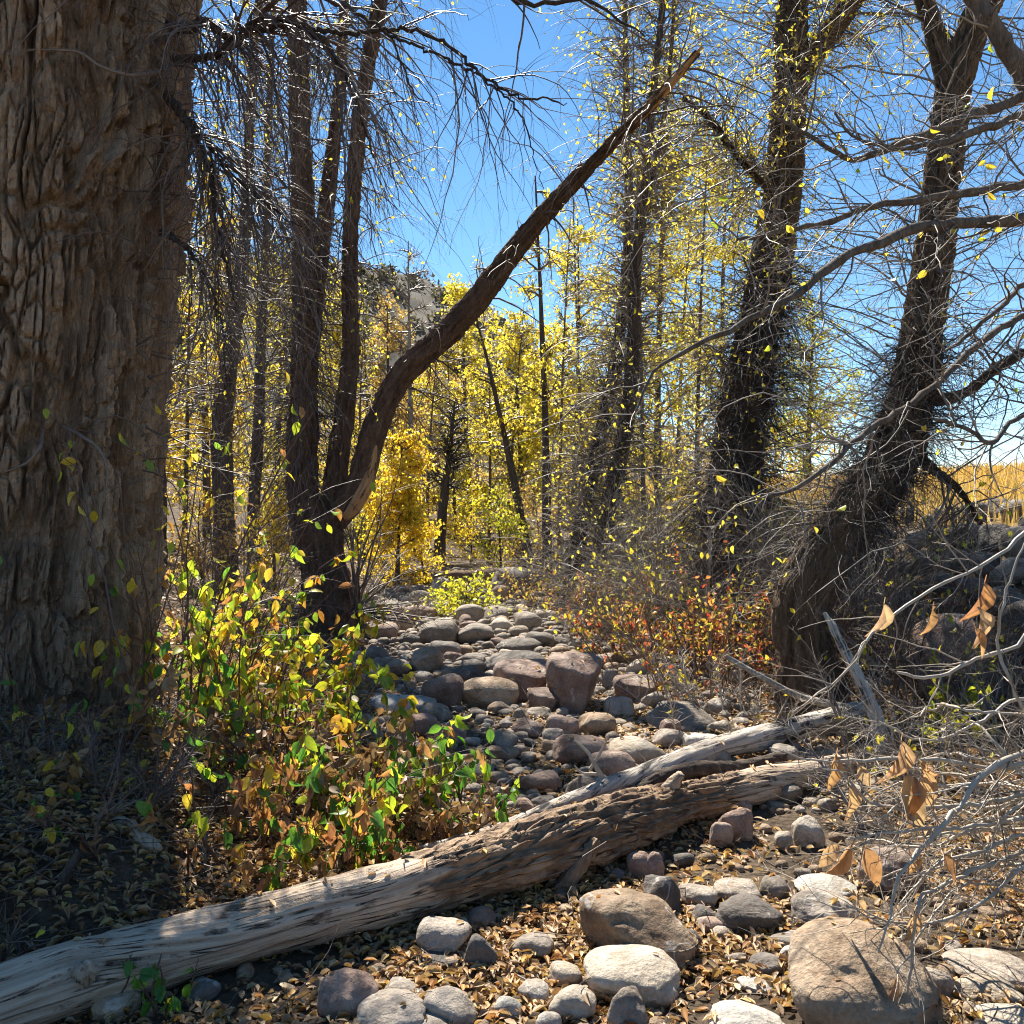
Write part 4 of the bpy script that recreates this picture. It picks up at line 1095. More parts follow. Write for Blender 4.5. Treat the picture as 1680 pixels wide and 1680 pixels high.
vf, at = bark_tube(q, w, 30, 8, 0.2, 0.004, 330, mask=lambda T, S: 0 * S)
ta.part('bare_wood', vf, M['wood_pale'], attrs=at, label='orange patch of bare wood where bark is torn off')
q, w = path_px([(1040, 200, A_D - 2.22, 8.2), (1075, 165, A_D - 2.42, 7.4), (1105, 132, A_D - 2.6, 6), (1152, 76, A_D - 2.84, 2)], 30)
vf, at = bark_tube(q, w * 1.12, 24, 8, 0.2, 0.006, 331, mask=lambda T, S: 0 * S)
ta.part('broken_tip', vf, M['wood_pale'], attrs=at)
SP, SR = stack(PA[1:4], 24)
c1 = shoots(SP, SR, 300, (0.10, 0.93), (0.6, 2.2), (40, 95), 10, (0.007, 0.013), 0.16, 1.7, (0, 0, 0.2), g)
c2 = shoots(c1[0], c1[1], 1500, (0.1, 1), (0.3, 1.1), (20, 70), 6, (0.0035, 0.006), 0.18, 1.3, (0, 0, -0.1), g)
c3 = shoots(c2[0], c2[1], 2800, (0.1, 1), (0.15, 0.5), (20, 60), 4, (0.003, 0.004), 0.15, 0.7, (0, 0, -0.1), g)
# curtain of fine shoots round the leftmost stem
c4 = shoots(SP[:1], SR[:1], 420, (0.02, 0.5), (0.4, 1.3), (60, 120), 8, (0.006, 0.010), 0.14, 1.6, (0, -0.2, 0), g)
c5 = shoots(c4[0], c4[1], 800, (0.1, 1), (0.15, 0.5), (20, 60), 5, (0.004, 0.006), 0.13, 0.6, (0, 0, -0.1), g)
LPn, LRn = stack(PA[4:5], 24)
c6 = shoots(LPn, LRn, 70, (0.25, 0.98), (0.3, 1.4), (40, 100), 9, (0.006, 0.014), 0.14, 0.9, (0, 0, 0), g)
c7 = shoots(c6[0], c6[1], 260, (0.1, 1), (0.15, 0.6), (20, 70), 6, (0.004, 0.006), 0.14, 0.7, (0, 0, 0), g)
ta.part('twigs', merge([tubes(*c1, 5), tubes(*c2, 4), tubes(*c3, 3), tubes(*c4, 3), tubes(*c5, 3), tubes(*c6, 5), tubes(*c7, 3)]), M['twig_brown'], kind='stuff')
lp, _ = pts_on(c2[0], 900, (0.2, 1), g)
ta.part('crown', leaf_cloud(lp, (0.035, 0.065), KITE, 0.6, rr=g), M['leaf_yellow'], kind='stuff')
# dark shoots at its foot
c8 = shoots(np.array([[P(575, 1010, A_D - .4), P(590, 1000, A_D - .4)]]), np.full((1, 2), 0.05), 34, (0, 1), (0.8, 2.2), (55, 100), 10, (0.010, 0.018), 0.08, 0.5, (0.3, -0.1, 0.7), g)
c9 = shoots(c8[0], c8[1], 120, (0.3, 1), (0.2, 0.7), (20, 60), 6, (0.005, 0.008), 0.12, 0.3, (0, 0, 0), g)
fs = Thing('bare_shoots', 'clump of arching bare dark shoots at the foot of the three-stemmed tree', 'shrub', (*P(580, 1010, A_D - .4)[:2], float(height(*P(580, 1010, A_D - .4)[:2]))))
fs.part('stems', merge([tubes(*c8, 5), tubes(*c9, 3)]), M['twig_brown'], kind='stuff')

# --- generic: standing tree from traced stems, with twig masses
def tree(name, label, stems, bark, seed, nseg=48, plates=16, depth=0.025, group=None):
    d0 = stems[0][0][2]
    x0 = (stems[0][0][0] - 840) / F * d0
    t = Thing(name, label, 'tree', (x0, d0, float(height(x0, d0))), group)
    out = []
    for k, pts in enumerate(stems):
        ln = np.sum(np.hypot(np.diff([p_[0] for p_ in pts]), np.diff([p_[1] for p_ in pts])))
        q, w = path_px(pts, int(np.clip(ln / 4.2, 40, 260)))
        vf, at = bark_tube(q, w, nseg if k == 0 else max(20, nseg - 16), plates, 0.3, depth * (1 if k == 0 else 0.7), seed + 10 * k, lump=0.12)
        t.part('trunk' if k == 0 else 'limb', vf, M[bark], attrs=at)
        out.append((q, w))
    return t, out

# --- leaning tree on the right edge of the bed
B_D = 6.75
tB, sB = tree('leaning_tree', 'leaning tree on the right bank with a dark mat of dead twigs round its bend', [
    [ground_start(1338, B_D, 68), (1330, 1130, B_D, 54), (1318, 1060, B_D, 46), (1316, 990, B_D, 45), (1350, 920, B_D, 47), (1405, 840, B_D, 46), (1460, 760, B_D, 42), (1496, 650, B_D, 36), (1516, 520, B_D, 30), (1536, 380, B_D, 28), (1550, 240, B_D, 27), (1570, 120, B_D, 25), (1605, 30, B_D, 23), (1660, -80, B_D, 22), (1700, -250, B_D, 16)],
    [(1562, 140, B_D, 22), (1545, 90, B_D, 17), (1530, 40, B_D, 14), (1500, -40, B_D, 10)],
    [(1498, 640, B_D, 12), (1540, 655, B_D + .1, 9), (1590, 640, B_D + .2, 7), (1640, 600, B_D + .2, 6), (1720, 560, B_D + .3, 4)],
    [(1480, 720, B_D, 10), (1530, 770, B_D - .1, 6), (1570, 800, B_D - .2, 4), (1610, 860, B_D - .2, 2)]], 'bark_b', 401, 90, 24, 0.035)
g = rs(402)
SP, SR = stack(sB, 20)
e1 = shoots(SP[:1], SR[:1], 1100, (0.23, 0.46), (0.2, 0.75), (40, 120), 6, (0.003, 0.008), 0.34, 1.2, (-0.3, -0.3, 0), g)
e2 = shoots(e1[0], e1[1], 3600, (0.1, 1), (0.08, 0.35), (30, 90), 4, (0.003, 0.005), 0.2, 0.3, (0, 0, 0), g)
tB.part('twig_mat', merge([tubes(*e1, 3), tubes(*e2, 3)]), M['twig_dark'], kind='stuff', label='dark mat of dead twigs')
e3 = shoots(SP, SR, 230, (0.35, 1), (0.5, 1.8), (35, 100), 10, (0.005, 0.011), 0.2, 0.4, (0, 0, 0), g)
e4 = shoots(e3[0], e3[1], 1400, (0.1, 1), (0.2, 0.7), (25, 80), 6, (0.0028, 0.0048), 0.24, 0.3, (0, 0, 0), g)
e5 = shoots(e4[0], e4[1], 1600, (0.1, 1), (0.1, 0.3), (25, 80), 4, (0.0025, 0.004), 0.15, 0.2, (0, 0, 0), g)
e6 = shoots(SP[:1], SR[:1], 340, (0.20, 0.42), (0.4, 1.3), (50, 120), 9, (0.003, 0.006), 0.2, 0.7, (-0.6, -0.2, 0.0), g)
e7 = shoots(e6[0], e6[1], 1500, (0.1, 1), (0.12, 0.5), (25, 80), 5, (0.003, 0.005), 0.15, 0.3, (0, 0, 0), g)
tB.part('twigs', merge([tubes(*e3, 5), tubes(*e4, 3), tubes(*e5, 3), tubes(*e6, 4), tubes(*e7, 3)]), M['twig_grey'], kind='stuff')
lp, _ = pts_on(e4[0], 160, (0.3, 1), g)
tB.part('crown', leaf_cloud(lp, (0.03, 0.055), OVAL, 0.3, rr=g), M['leaf_lime'], kind='stuff')

# --- ivy-dark tree behind it
C_D = 9.8
M['bark_c'] = mat_bark('bark_umber', (0.045, 0.033, 0.025), (0.20, 0.142, 0.098), (0.13, 0.07, 0.04), 14.0, 1.0)
tC, sC = tree('twiggy_tree', 'tall forked tree wrapped in dark twigs behind the leaning tree', [
    [ground_start(1185, C_D, 56), (1190, 960, C_D, 50), (1203, 800, C_D, 42), (1226, 640, C_D, 37), (1262, 450, C_D, 32), (1285, 300, C_D, 29), (1295, 150, C_D, 26), (1300, 0, C_D, 23), (1302, -180, C_D, 18)],
    [(1300, 160, C_D, 22), (1325, 105, C_D, 18), (1360, 55, C_D, 17), (1400, 0, C_D, 16), (1450, -90, C_D, 13), (1490, -200, C_D, 9)],
    [(1290, 330, C_D, 6), (1250, 300, C_D - .2, 4.5), (1205, 250, C_D - .3, 3.5), (1160, 190, C_D - .4, 2.5), (1120, 160, C_D - .4, 1.5)]], 'bark_c', 421, 72, 22, 0.045)
g = rs(422)
SP, SR = stack(sC, 24)
h1 = shoots(SP[:1], SR[:1], 2400, (0.08, 0.50), (0.3, 1.35), (40, 130), 6, (0.004, 0.010), 0.33, 1.3, (-0.05, -0.3, 0), g)
h2 = shoots(h1[0], h1[1], 6000, (0.1, 1), (0.1, 0.45), (30, 90), 4, (0.004, 0.006), 0.2, 0.3, (0, 0, 0), g)
tC.part('twig_mat', merge([tubes(*h1, 3), tubes(*h2, 3)]), M['twig_dark'], kind='stuff', label='dark mat of twigs')
h0 = shoots(SP, SR, 1300, (0.3, 1), (0.15, 0.7), (40, 120), 6, (0.005, 0.009), 0.2, 0.4, (0, -0.3, 0), g)
h3 = shoots(SP, SR, 320, (0.12, 1), (0.8, 2.4), (35, 95), 11, (0.007, 0.013), 0.16, 0.6, (-0.15, -0.1, 0), g)
h4 = shoots(h3[0], h3[1], 2600, (0.1, 1), (0.3, 1.0), (25, 75), 5, (0.005, 0.008), 0.15, 0.4, (0, 0, 0), g)
h5 = shoots(h4[0], h4[1], 3800, (0.1, 1), (0.12, 0.4), (25, 75), 4, (0.0035, 0.005), 0.15, 0.3, (0, 0, 0), g)
tC.part('twigs', merge([tubes(*h0, 3), tubes(*h3, 4), tubes(*h4, 3), tubes(*h5, 3)]), M['twig_grey'], kind='stuff')
lp, _ = pts_on(h4[0], 5600, (0.2, 1), g)
tC.part('crown', leaf_cloud(lp, (0.03, 0.06), SLIM, 0.6, rr=g), M['leaf_yellow'], kind='stuff')

# --- pair of slim dark trees at the far edge of the bed
for k, (lab, stems) in enumerate([
    ('slim dark tree with drooping shoots, left of a close pair beyond the red bushes', [[ground_start(930, 15, 16), (948, 890, 15, 16), (978, 750, 15, 15), (1002, 640, 15, 14), (1020, 520, 15, 12), (1032, 380, 15, 9), (1030, 230, 15, 7), (1026, 60, 15, 5), (1022, -150, 15, 4)]]),
    ('slim dark curved tree, right of a close pair beyond the red bushes', [[ground_start(982, 14.2, 21), (988, 900, 14.2, 20), (1005, 800, 14.2, 18), (1030, 680, 14.2, 16), (1040, 560, 14.2, 14), (1042, 440, 14.2, 12), (1058, 300, 14.2, 9), (1072, 150, 14.2, 7), (1088, 0, 14.2, 6), (1110, -250, 14.2, 4)],
                                                                        [(1044, 420, 14.2, 8), (1062, 330, 14.3, 6), (1085, 220, 14.4, 5), (1100, 100, 14.5, 4), (1110, -60, 14.5, 3)]])]):
    stems = [[(a, b, c, e * 0.78) for a, b, c, e in st_] for st_ in stems]
    tD, sD = tree('slim_tree', lab, stems, 'bark_dark', 441 + 40 * k, 32, 12, 0.02)
    g = rs(445 + k)
    SP, SR = stack(sD, 24)
    i1 = shoots(SP, SR, 460, (0.05, 0.98), (0.5, 1.9), (30, 85), 7, (0.008, 0.016), 0.12, 1.0, (0, 0, 0.25), g)
    i2 = shoots(i1[0], i1[1], 2700, (0.1, 1), (0.25, 0.9), (20, 65), 4, (0.005, 0.008), 0.13, 0.9, (0, 0, 0), g)
    i3 = shoots(SP, SR, 700, (0.03, 0.45), (0.3, 1.3), (50, 130), 6, (0.006, 0.010), 0.2, 0.6, (0, -0.2, 0), g)
    tD.part('twigs', merge([tubes(*i1, 4), tubes(*i2, 3), tubes(*i3, 3)]), M['twig_grey'], kind='stuff')
    lp, _ = pts_on(i2[0], 1500, (0.2, 1), g)
    tD.part('crown', leaf_cloud(lp, (0.05, 0.085), KITE, 0.5, rr=g), M['leaf_yellow'], kind='stuff')

# --- dark slim trunks behind the huge cottonwood
for k, (px, d, lab, pts) in enumerate([
        (262, 13.0, 'dark trunk just beside the huge cottonwood, half hidden by it', [(262, 850, 11), (260, 650, 10), (256, 450, 9), (262, 250, 7), (280, 0, 5), (290, -200, 4)]),
        (372, 14.0, 'dark curved trunk between the huge cottonwood and the three-stemmed tree', [(368, 850, 17), (364, 720, 17), (372, 620, 15), (392, 480, 12), (405, 330, 9), (412, 150, 7), (430, -60, 5)]),
        (420, 16.0, 'thinner dark trunk close to the three-stemmed tree', [(416, 850, 10), (424, 700, 9), (428, 560, 8), (436, 400, 6), (440, 200, 5), (450, 0, 3)])]):
    tE, sE = tree('slim_tree', lab, [[ground_start(px, d, pts[0][2] * 1.2)] + [(a, b, d, c) for a, b, c in pts]], 'bark_dark', 481 + 30 * k, 32, 12, 0.02)
    g = rs(485 + k)
    SP, SR = stack(sE, 20)
    i1 = shoots(SP, SR, 150, (0.15, 0.98), (0.5, 1.8), (30, 85), 8, (0.008, 0.016), 0.12, 0.8, (0, 0, 0.2), g)
    i2 = shoots(i1[0], i1[1], 900, (0.1, 1), (0.25, 0.9), (20, 65), 4, (0.005, 0.008), 0.13, 0.7, (0, 0, 0), g)
    tE.part('twigs', merge([tubes(*i1, 4), tubes(*i2, 3)]), M['twig_brown'], kind='stuff')
    lp, _ = pts_on(i2[0], 420, (0.2, 1), g)
    tE.part('crown', leaf_cloud(lp, (0.05, 0.085), KITE, 0.5, rr=g), M['leaf_yellow'], kind='stuff')

# --- yellow trees filling the valley behind
def yellow_tree(name, label, px, d, top, wpx, mat, nleaf, size, seed, shape=1.0, lowest=0.06, trunk_r=0.10, trunk='bark_dark', cat='tree', twigs='twig_brown', ntw=900, clump=0.9, leanx=0.0):
    g = rs(seed)
    x0 = (px - 840) / F * d
    z0 = float(height(x0, d))
    ztop = EYE + (840 - top) / F * d
    H = ztop - z0
    W = wpx * d / F
    t = Thing(name, label, cat, (x0, d, z0))
    s = np.linspace(0, 1, 20)
    ph = g.uniform(0, 6.28)
    q = np.stack([x0 + leanx * s ** 1.3 + 0.05 * W * np.sin(4 * s + ph), d + 0.05 * W * np.cos(3 * s + ph), z0 - 0.1 + H * 0.97 * s], -1)
    w = trunk_r * (1 - 0.9 * s)
    vf, at = bark_tube(q, w, 14, 8, 0.4, trunk_r * 0.15, seed, lump=0.1)
    t.part('trunk', vf, M[trunk], attrs=at)
    # limbs reach an egg-shaped envelope with an uneven edge
    nb = int(max(14, ntw * 0.06))
    tb_ = lowest + (0.97 - lowest) * g.random(nb)
    az = g.uniform(0, 6.28, nb)
    prof = np.sin(np.pi * np.clip((tb_ - lowest) / (1.02 - lowest), 0.02, 1) ** (0.62 * shape)) ** 0.75
    ln = W * prof * g.uniform(0.55, 1.15, nb) + 0.15
    st = np.stack([np.interp(tb_, s, q[:, k]) for k in range(3)], -1)
    K = 7
    B = np.empty((nb, K, 3)); B[:, 0] = st
    dv_ = norm(np.stack([np.cos(az), np.sin(az), g.uniform(0.2, 1.1, nb)], -1))
    for j in range(1, K):
        dv_ = norm(dv_ + 0.12 * g.normal(size=(nb, 3)) + np.array([0, 0, -0.05]))
        B[:, j] = B[:, j - 1] + dv_ * (ln / (K - 1))[:, None]
    BR = (np.minimum(0.03, trunk_r * 0.4) * (1 - 0.8 * np.linspace(0, 1, K)))[None] * np.ones((nb, 1))
    c_ = shoots(B, BR, ntw, (0.15, 1), (0.12 * W + 0.1, 0.45 * W + 0.2), (20, 75), 4, (0.006 + 0.0001 * d, 0.010 + 0.0002 * d), 0.15, 0.25, (0, 0, 0.1), g)
    t.part('twigs', merge([tubes(B, BR, 4), tubes(*c_, 3)]), M[twigs], kind='stuff')
    if nleaf:
        lp, _ = pts_on(c_[0], nleaf, (0.1, 1.05), g)
        lp = lp + g.normal(size=lp.shape) * 0.05 * clump
        t.part('crown', leaf_cloud(lp, size, KITE, 0.45, rr=g), M[mat], kind='stuff')
    return t

YT = [('yellow_tree', 'golden yellow poplar beside the huge cottonwood trunk', 335, 24, 235, 95, 'leaf_gold', 4200, (0.08, 0.13), 1.0, 0.12),
      ('yellow_tree', 'yellow tree behind the gap between the dark trunks', 455, 28, 380, 85, 'leaf_yellow', 3000, (0.08, 0.13), 1.0, 0.10),
      ('yellow_tree', 'sparse yellow tree half hidden behind the three-stemmed tree', 560, 30, 430, 70, 'leaf_yellow', 2200, (0.09, 0.14), 1.0, 0.10),
      ('orange_tree', 'orange-tan poplar below the dark hill', 640, 36, 470, 78, 'leaf_orange', 4200, (0.10, 0.15), 1.0, 0.12),
      ('yellow_tree', 'bright yellow poplar under the leaning stem, right of the orange one', 765, 33, 455, 85, 'leaf_yellow', 4600, (0.10, 0.15), 1.0, 0.12),
      ('yellow_tree', 'broad yellow tree behind the leaning slim trunk in mid stream', 850, 28, 500, 100, 'leaf_yellow', 5200, (0.09, 0.13), 1.0, 0.11),
      ('yellow_tree', 'tall thin-leaved yellow tree left of the slim dark pair', 945, 25, 330, 95, 'leaf_yellow', 3800, (0.08, 0.12), 1.0, 0.10),
      ('yellow_tree', 'tall loose yellow tree right of the slim dark pair', 1085, 20, 60, 130, 'leaf_yellow', 4200, (0.06, 0.10), 0.9, 0.10),
      ('yellow_tree', 'yellow tree behind the dark twig-wrapped tree', 1190, 24, 180, 110, 'leaf_yellow', 2800, (0.07, 0.12), 1.0, 0.10),
      ('yellow_tree', 'small conical yellow tree at the far left edge of the bed', 655, 17, 690, 58, 'leaf_gold', 2400, (0.06, 0.095), 0.7, 0.05),
      ('yellow_tree', 'dull yellow tree at the back of the gap above the far boulder', 720, 40, 560, 90, 'leaf_orange', 3000, (0.11, 0.16), 1.0, 0.12),
      ('yellow_tree', 'olive yellow tree behind the leaning tree beside the open sky', 1330, 26, 470, 80, 'leaf_lime', 1300, (0.07, 0.11), 1.0, 0.10)]
for k, (nm, lab, px, d, top, wpx, mt, nl, sz, shp, tr_) in enumerate(YT):
    yellow_tree(nm, lab, px, d, top, wpx, mt, int(nl * 2.5), sz, 600 + k, shp, 0.06, tr_, ntw=800)
yellow_tree('bare_tree', 'leafless pale tree tips rising above the yellow poplars', 785, 44, 405, 48, 'leaf_yellow', 500, (0.11, 0.16), 640, 0.8, 0.4, 0.12, 'bark_grey', twigs='twig_pale', ntw=700)
yellow_tree('bare_tree', 'leafless grey tree with a pale trunk standing before the dark hill', 672, 27, 375, 42, 'leaf_yellow', 0, (0.1, 0.15), 641, 0.8, 0.6, 0.12, 'bark_grey', twigs='twig_grey', ntw=420)
yellow_tree('slim_tree', 'slim dark trunk leaning left among the yellow leaves in mid stream', 872, 20, 480, 50, 'leaf_yellow', 700, (0.07, 0.11), 642, 0.9, 0.45, 0.12, ntw=250, leanx=-1.3)
yellow_tree('slim_tree', 'straight slim dark trunk among yellow leaves right of mid stream', 897, 18, 260, 50, 'leaf_yellow', 700, (0.06, 0.10), 643, 0.9, 0.4, 0.11, ntw=300, leanx=-0.2)
yellow_tree('dark_tree', 'dark tree with a clotted twig mass far up the left side of the bed', 722, 21, 640, 50, 'leaf_yellow', 150, (0.06, 0.10), 644, 0.8, 0.45, 0.16, twigs='twig_dark', ntw=900, leanx=0.3)
for k, (px, d, top, lx, lab) in enumerate([(585, 22, 520, 0.2, 'thin grey trunk just right of the three-stemmed tree'), (612, 26, 440, -0.3, 'thin grey trunk behind the small conical yellow tree'), (700, 24, 520, 0.3, 'thin grey trunk beside the clotted dark tree'), (745, 28, 480, -0.2, 'thin grey trunk in front of the bright yellow poplar'),
        (800, 23, 560, 0.1, 'thin grey trunk in front of the broad yellow tree'), (835, 26, 470, 0.4, 'thin grey leaning trunk behind the yellow-green bush'), (915, 21, 330, 0.3, 'thin grey trunk between the straight slim trunk and the slim pair'), (960, 23, 300, -0.3, 'thin grey trunk just behind the slim pair'),
        (1010, 19, 230, 0.2, 'thin grey trunk between the slim pair'), (1060, 17, 200, -0.2, 'thin grey trunk right of the slim pair'), (1105, 21, 260, 0.5, 'thin grey trunk behind the bare grey brush'), (1140, 18, 150, 0.3, 'thin grey trunk close to the twig-wrapped tree'), (480, 20, 330, -0.3, 'thin grey trunk behind the leftmost stem of the three-stemmed tree'), (300, 18, 330, 0.2, 'thin grey trunk between the huge cottonwood and the dark curved trunk')]):
    yellow_tree('thin_tree', lab, px, d, top, 46, 'leaf_yellow', 420, (0.06, 0.10), 720 + k, 0.9, 0.15, 0.055, 'bark_c' if k % 2 else 'bark_a', twigs='twig_grey', ntw=620, leanx=lx)
for k, (lab, px, d, top, w, mt, nl) in enumerate([
        ('round yellow bush at the left foot of the three-stemmed tree', 452, 12.2, 800, 42, 'leaf_gold', 900), ('yellow-green bush in mid stream below the yellow trees', 820, 19, 795, 48, 'leaf_lime', 1100),
        ('low yellow bush beside the far fallen log', 690, 18.5, 860, 60, 'leaf_gold', 1100), ('lime green young shrub among the far cobbles', 765, 13.6, 950, 55, 'leaf_lime', 620), ('tan brush far behind the lime shrub', 860, 21, 880, 70, 'leaf_orange', 900),
        ('golden brush between the dark trunks on the left bank', 330, 13, 800, 70, 'leaf_orange', 900), ('yellow brush behind the slim pair of trees', 1010, 19, 800, 90, 'leaf_yellow', 1100), ('golden bush closing the end of the stream bed', 770, 23, 850, 75, 'leaf_gold', 1300), ('dense yellow bush left of the far fallen log', 600, 20, 830, 70, 'leaf_yellow', 1100), ('tall tan bush right behind the far dark boulder', 880, 24, 790, 80, 'leaf_orange', 1300), ('amber bush behind the orange brush on the right', 1140, 15, 790, 70, 'leaf_orange', 900)]):
    yellow_tree('bush', lab, px, d, top, w, mt, nl, (0.05, 0.085), 660 + k, 0.9, 0.08, 0.03, cat='bush', ntw=330)
# --- grey tree just outside the frame on the right: its limbs reach across the picture
FX, FY = 4.15, 5.2
M['bark_limb'] = mat_bark('bark_limb', (0.08, 0.062, 0.050), (0.27, 0.225, 0.188), (0.15, 0.10, 0.07), 10.0, 0.5)
tz = float(height(FX, FY))
tF = Thing('grey_tree', 'grey-barked tree at the right edge whose long limbs sweep across the sky', 'tree', (FX, FY, tz))
q, w = smooth_path([(FX + .1, FY, tz - .2, .20), (FX, FY, 2.0, .17), (FX - .1, FY, 3.4, .14), (FX - .15, FY - .1, 5.0, .11), (FX - .1, FY, 7, .06)], 120)
vf, at = bark_tube(q, w, 40, 14, 0.3, 0.015, 701); tF.part('trunk', vf, M['bark_grey'], attrs=at)
def fl(*pts): return list(pts)
FL = [fl((2060, 380, 5.2, 16), (1830, 372, 5.0, 14), (1680, 370, 4.8, 12), (1577, 372, 4.7, 11), (1487, 383, 4.6, 10), (1430, 408, 4.5, 9), (1363, 443, 4.45, 8), (1307, 487, 4.4, 7), (1227, 523, 4.35, 6), (1170, 548, 4.3, 5), (1110, 574, 4.3, 4), (1060, 610, 4.3, 3), (1030, 680, 4.3, 1.5)),
      fl((2050, 120, 5.2, 16), (1820, 150, 4.9, 13), (1700, 190, 4.7, 10), (1620, 217, 4.6, 8), (1553, 243, 4.6, 7), (1513, 247, 4.6, 5), (1460, 250, 4.6, 4), (1400, 235, 4.6, 3), (1370, 200, 4.6, 2)),
      fl((2050, 60, 5.2, 14), (1800, 110, 5.0, 12), (1680, 160, 4.9, 10), (1597, 190, 4.8, 9.5), (1563, 207, 4.8, 9), (1487, 237, 4.7, 8), (1437, 257, 4.7, 6), (1393, 260, 4.7, 5), (1330, 215, 4.7, 4), (1270, 180, 4.7, 2)),
      fl((2060, 300, 5.2, 13), (1820, 300, 5.1, 10), (1690, 305, 5.0, 8), (1557, 314, 4.9, 8), (1490, 327, 4.8, 7), (1413, 343, 4.8, 6), (1333, 370, 4.8, 5), (1260, 385, 4.7, 4), (1203, 389, 4.7, 3)),
      fl((2010, 260, 5.3, 20), (1830, 230, 5.1, 20), (1715, 190, 5.0, 19), (1668, 130, 4.95, 18), (1632, 60, 4.9, 17), (1595, 10, 4.9, 16), (1550, -50, 4.9, 14), (1480, -150, 4.9, 10)),
      fl((2060, 500, 5.2, 12), (1850, 480, 5.0, 9), (1720, 500, 4.9, 7), (1620, 545, 4.8, 6.5), (1540, 620, 4.7, 6), (1470, 675, 4.6, 6), (1400, 730, 4.5, 5.5), (1340, 780, 4.4, 5), (1290, 812, 4.4, 4), (1230, 822, 4.4, 2)),
      fl((2050, 420, 5.2, 10), (1800, 430, 4.9, 7), (1680, 470, 4.8, 5), (1600, 540, 4.7, 4), (1560, 570, 4.7, 3)),
      fl((2040, 640, 5.2, 10), (1800, 640, 4.9, 7), (1680, 690, 4.7, 5), (1620, 745, 4.6, 4.5), (1570, 722, 4.55, 4), (1520, 705, 4.5, 3))]
limbs, limb_o = [], []
for k, pts in enumerate(FL):
    q, w = path_px(pts, 70)
    w = w * 0.8 * (1 + 0.12 * np.abs(rs(k).normal(size=70)))
    n_ = 0.012 * np.cumsum(rs(720 + k).normal(size=q.shape), 0) * 0.5
    q = q + (n_ - np.linspace(0, 1, 70)[:, None] * n_[-1] * 0.5)
    limbs.append((q, w))
    limb_o.append(tF.part('limb', tubes(q[None], w[None], 9), M['bark_limb']))
g = rs(703)
LP, LR = stack(limbs, 24)
f1 = shoots(LP, LR, 260, (0.25, 1), (0.3, 1.1), (25, 75), 10, (0.003, 0.007), 0.22, 0.1, (0, 0, 0), g)
f2 = shoots(f1[0], f1[1], 1000, (0.1, 1), (0.15, 0.5), (25, 75), 6, (0.0022, 0.0036), 0.24, 0.1, (0, 0, 0), g)
f3 = shoots(f2[0], f2[1], 1000, (0.1, 1), (0.05, 0.18), (25, 75), 4, (0.002, 0.003), 0.12, 0.0, (0, 0, 0), g)
tF.part('twigs', merge([tubes(*f1, 5), tubes(*f2, 4), tubes(*f3, 3)]), M['twig_grey'], kind='stuff')
lp, _ = pts_on(f2[0], 110, (0.4, 1), g)
for q_ in lp:
    leaf_part(limb_o[int(np.argmin([np.min(np.sum((l_[0] - q_) ** 2, -1)) for l_ in limbs]))], tF.base, q_, g.normal(size=3) + np.array([0, 0, -0.4]), g.normal(size=3), g.uniform(0.035, 0.06), ['obj_yellow', 'obj_lime', 'obj_yellow'][int(g.integers(0, 3))], g)

# ------------------------------------------------------------------ shrubs
def shrub(name, label, base_pts, nst, hgt, spread, seed, mats, nleaf, nobj, size, stemmat='twig_red', cloudmat='leaf_dogwood', twn=6, lean=(0, 0), droop=1.0, base_r=0.35, K=9, rstem=(0.004, 0.008), tr=(0.3, 1.0), grav=0.35, cat='shrub', group=None, keepf=None, osize=None):
    """many-stemmed shrub; every stem is a part; the leaves best seen are parts, the rest one mesh"""
    g = rs(seed)
    bx, by = base_pts
    bz = float(height(bx, by))
    t = Thing(name, label, cat, (bx, by, bz), group)
    az = g.uniform(0, 6.28, nst); rr_ = base_r * np.sqrt(g.random(nst))
    st = np.empty((nst, K, 3))
    x, y = bx + rr_ * np.cos(az), by + rr_ * np.sin(az)
    st[:, 0] = np.stack([x, y, height(x, y) - 0.02], -1)
    d = norm(np.stack([np.cos(az) * spread * g.random(nst) + lean[0], np.sin(az) * spread * g.random(nst) + lean[1], np.ones(nst)], -1))
    L = hgt * g.uniform(0.55, 1.1, nst)
    for j in range(1, K):
        d = norm(d + 0.09 * g.normal(size=(nst, 3)) + np.array([0, 0, -grav / K]))
        st[:, j] = st[:, j - 1] + d * (L / (K - 1))[:, None]
    sr_ = g.uniform(rstem[0], rstem[1], nst)[:, None] * np.linspace(1, 0.35, K)[None]
    stems = [t.part('stem', tubes(st[k:k + 1], sr_[k:k + 1], 5), M[stemmat]) for k in range(nst)]
    tw_ = shoots(st, sr_, nst * twn, (0.25, 1), (0.12 * hgt, 0.38 * hgt), (20, 60), 5 if nobj else 4, (rstem[0] * 0.5, rstem[0]), 0.12, 0.25, (0, 0, 0.15), g)
    t.part('twigs', tubes(*tw_, 3), M[stemmat], kind='stuff')
    lp, _ = pts_on(tw_[0], nleaf + nobj, tr, g)
    order = np.argsort(lp[:, 1] + 0.25 * g.random(len(lp)))     # the near side of the bush comes first
    near, far = lp[order[:nobj]], lp[order[nobj:]]
    if len(far):
        t.part('foliage', leaf_cloud(far, size, OVAL, droop, rr=g), M[cloudmat], kind='stuff')
    zr = (lp[:, 2].min(), lp[:, 2].max())
    osz = osize or size
    for q_ in near:
        h_ = (q_[2] - zr[0]) / max(zr[1] - zr[0], 0.01)
        key = mats(h_, g)
        dd = g.normal(size=3) * 0.6 + np.array([0, 0, -droop])
        near_stem = int(np.argmin(np.min(np.sum((st - q_) ** 2, -1), 1)))     # the leaf is a piece of the stem it grows on
        leaf_part(stems[near_stem], t.base, q_, dd, g.normal(size=3) + np.array([0, -0.3, 0.6]), g.uniform(*osz), key, g)
    return t

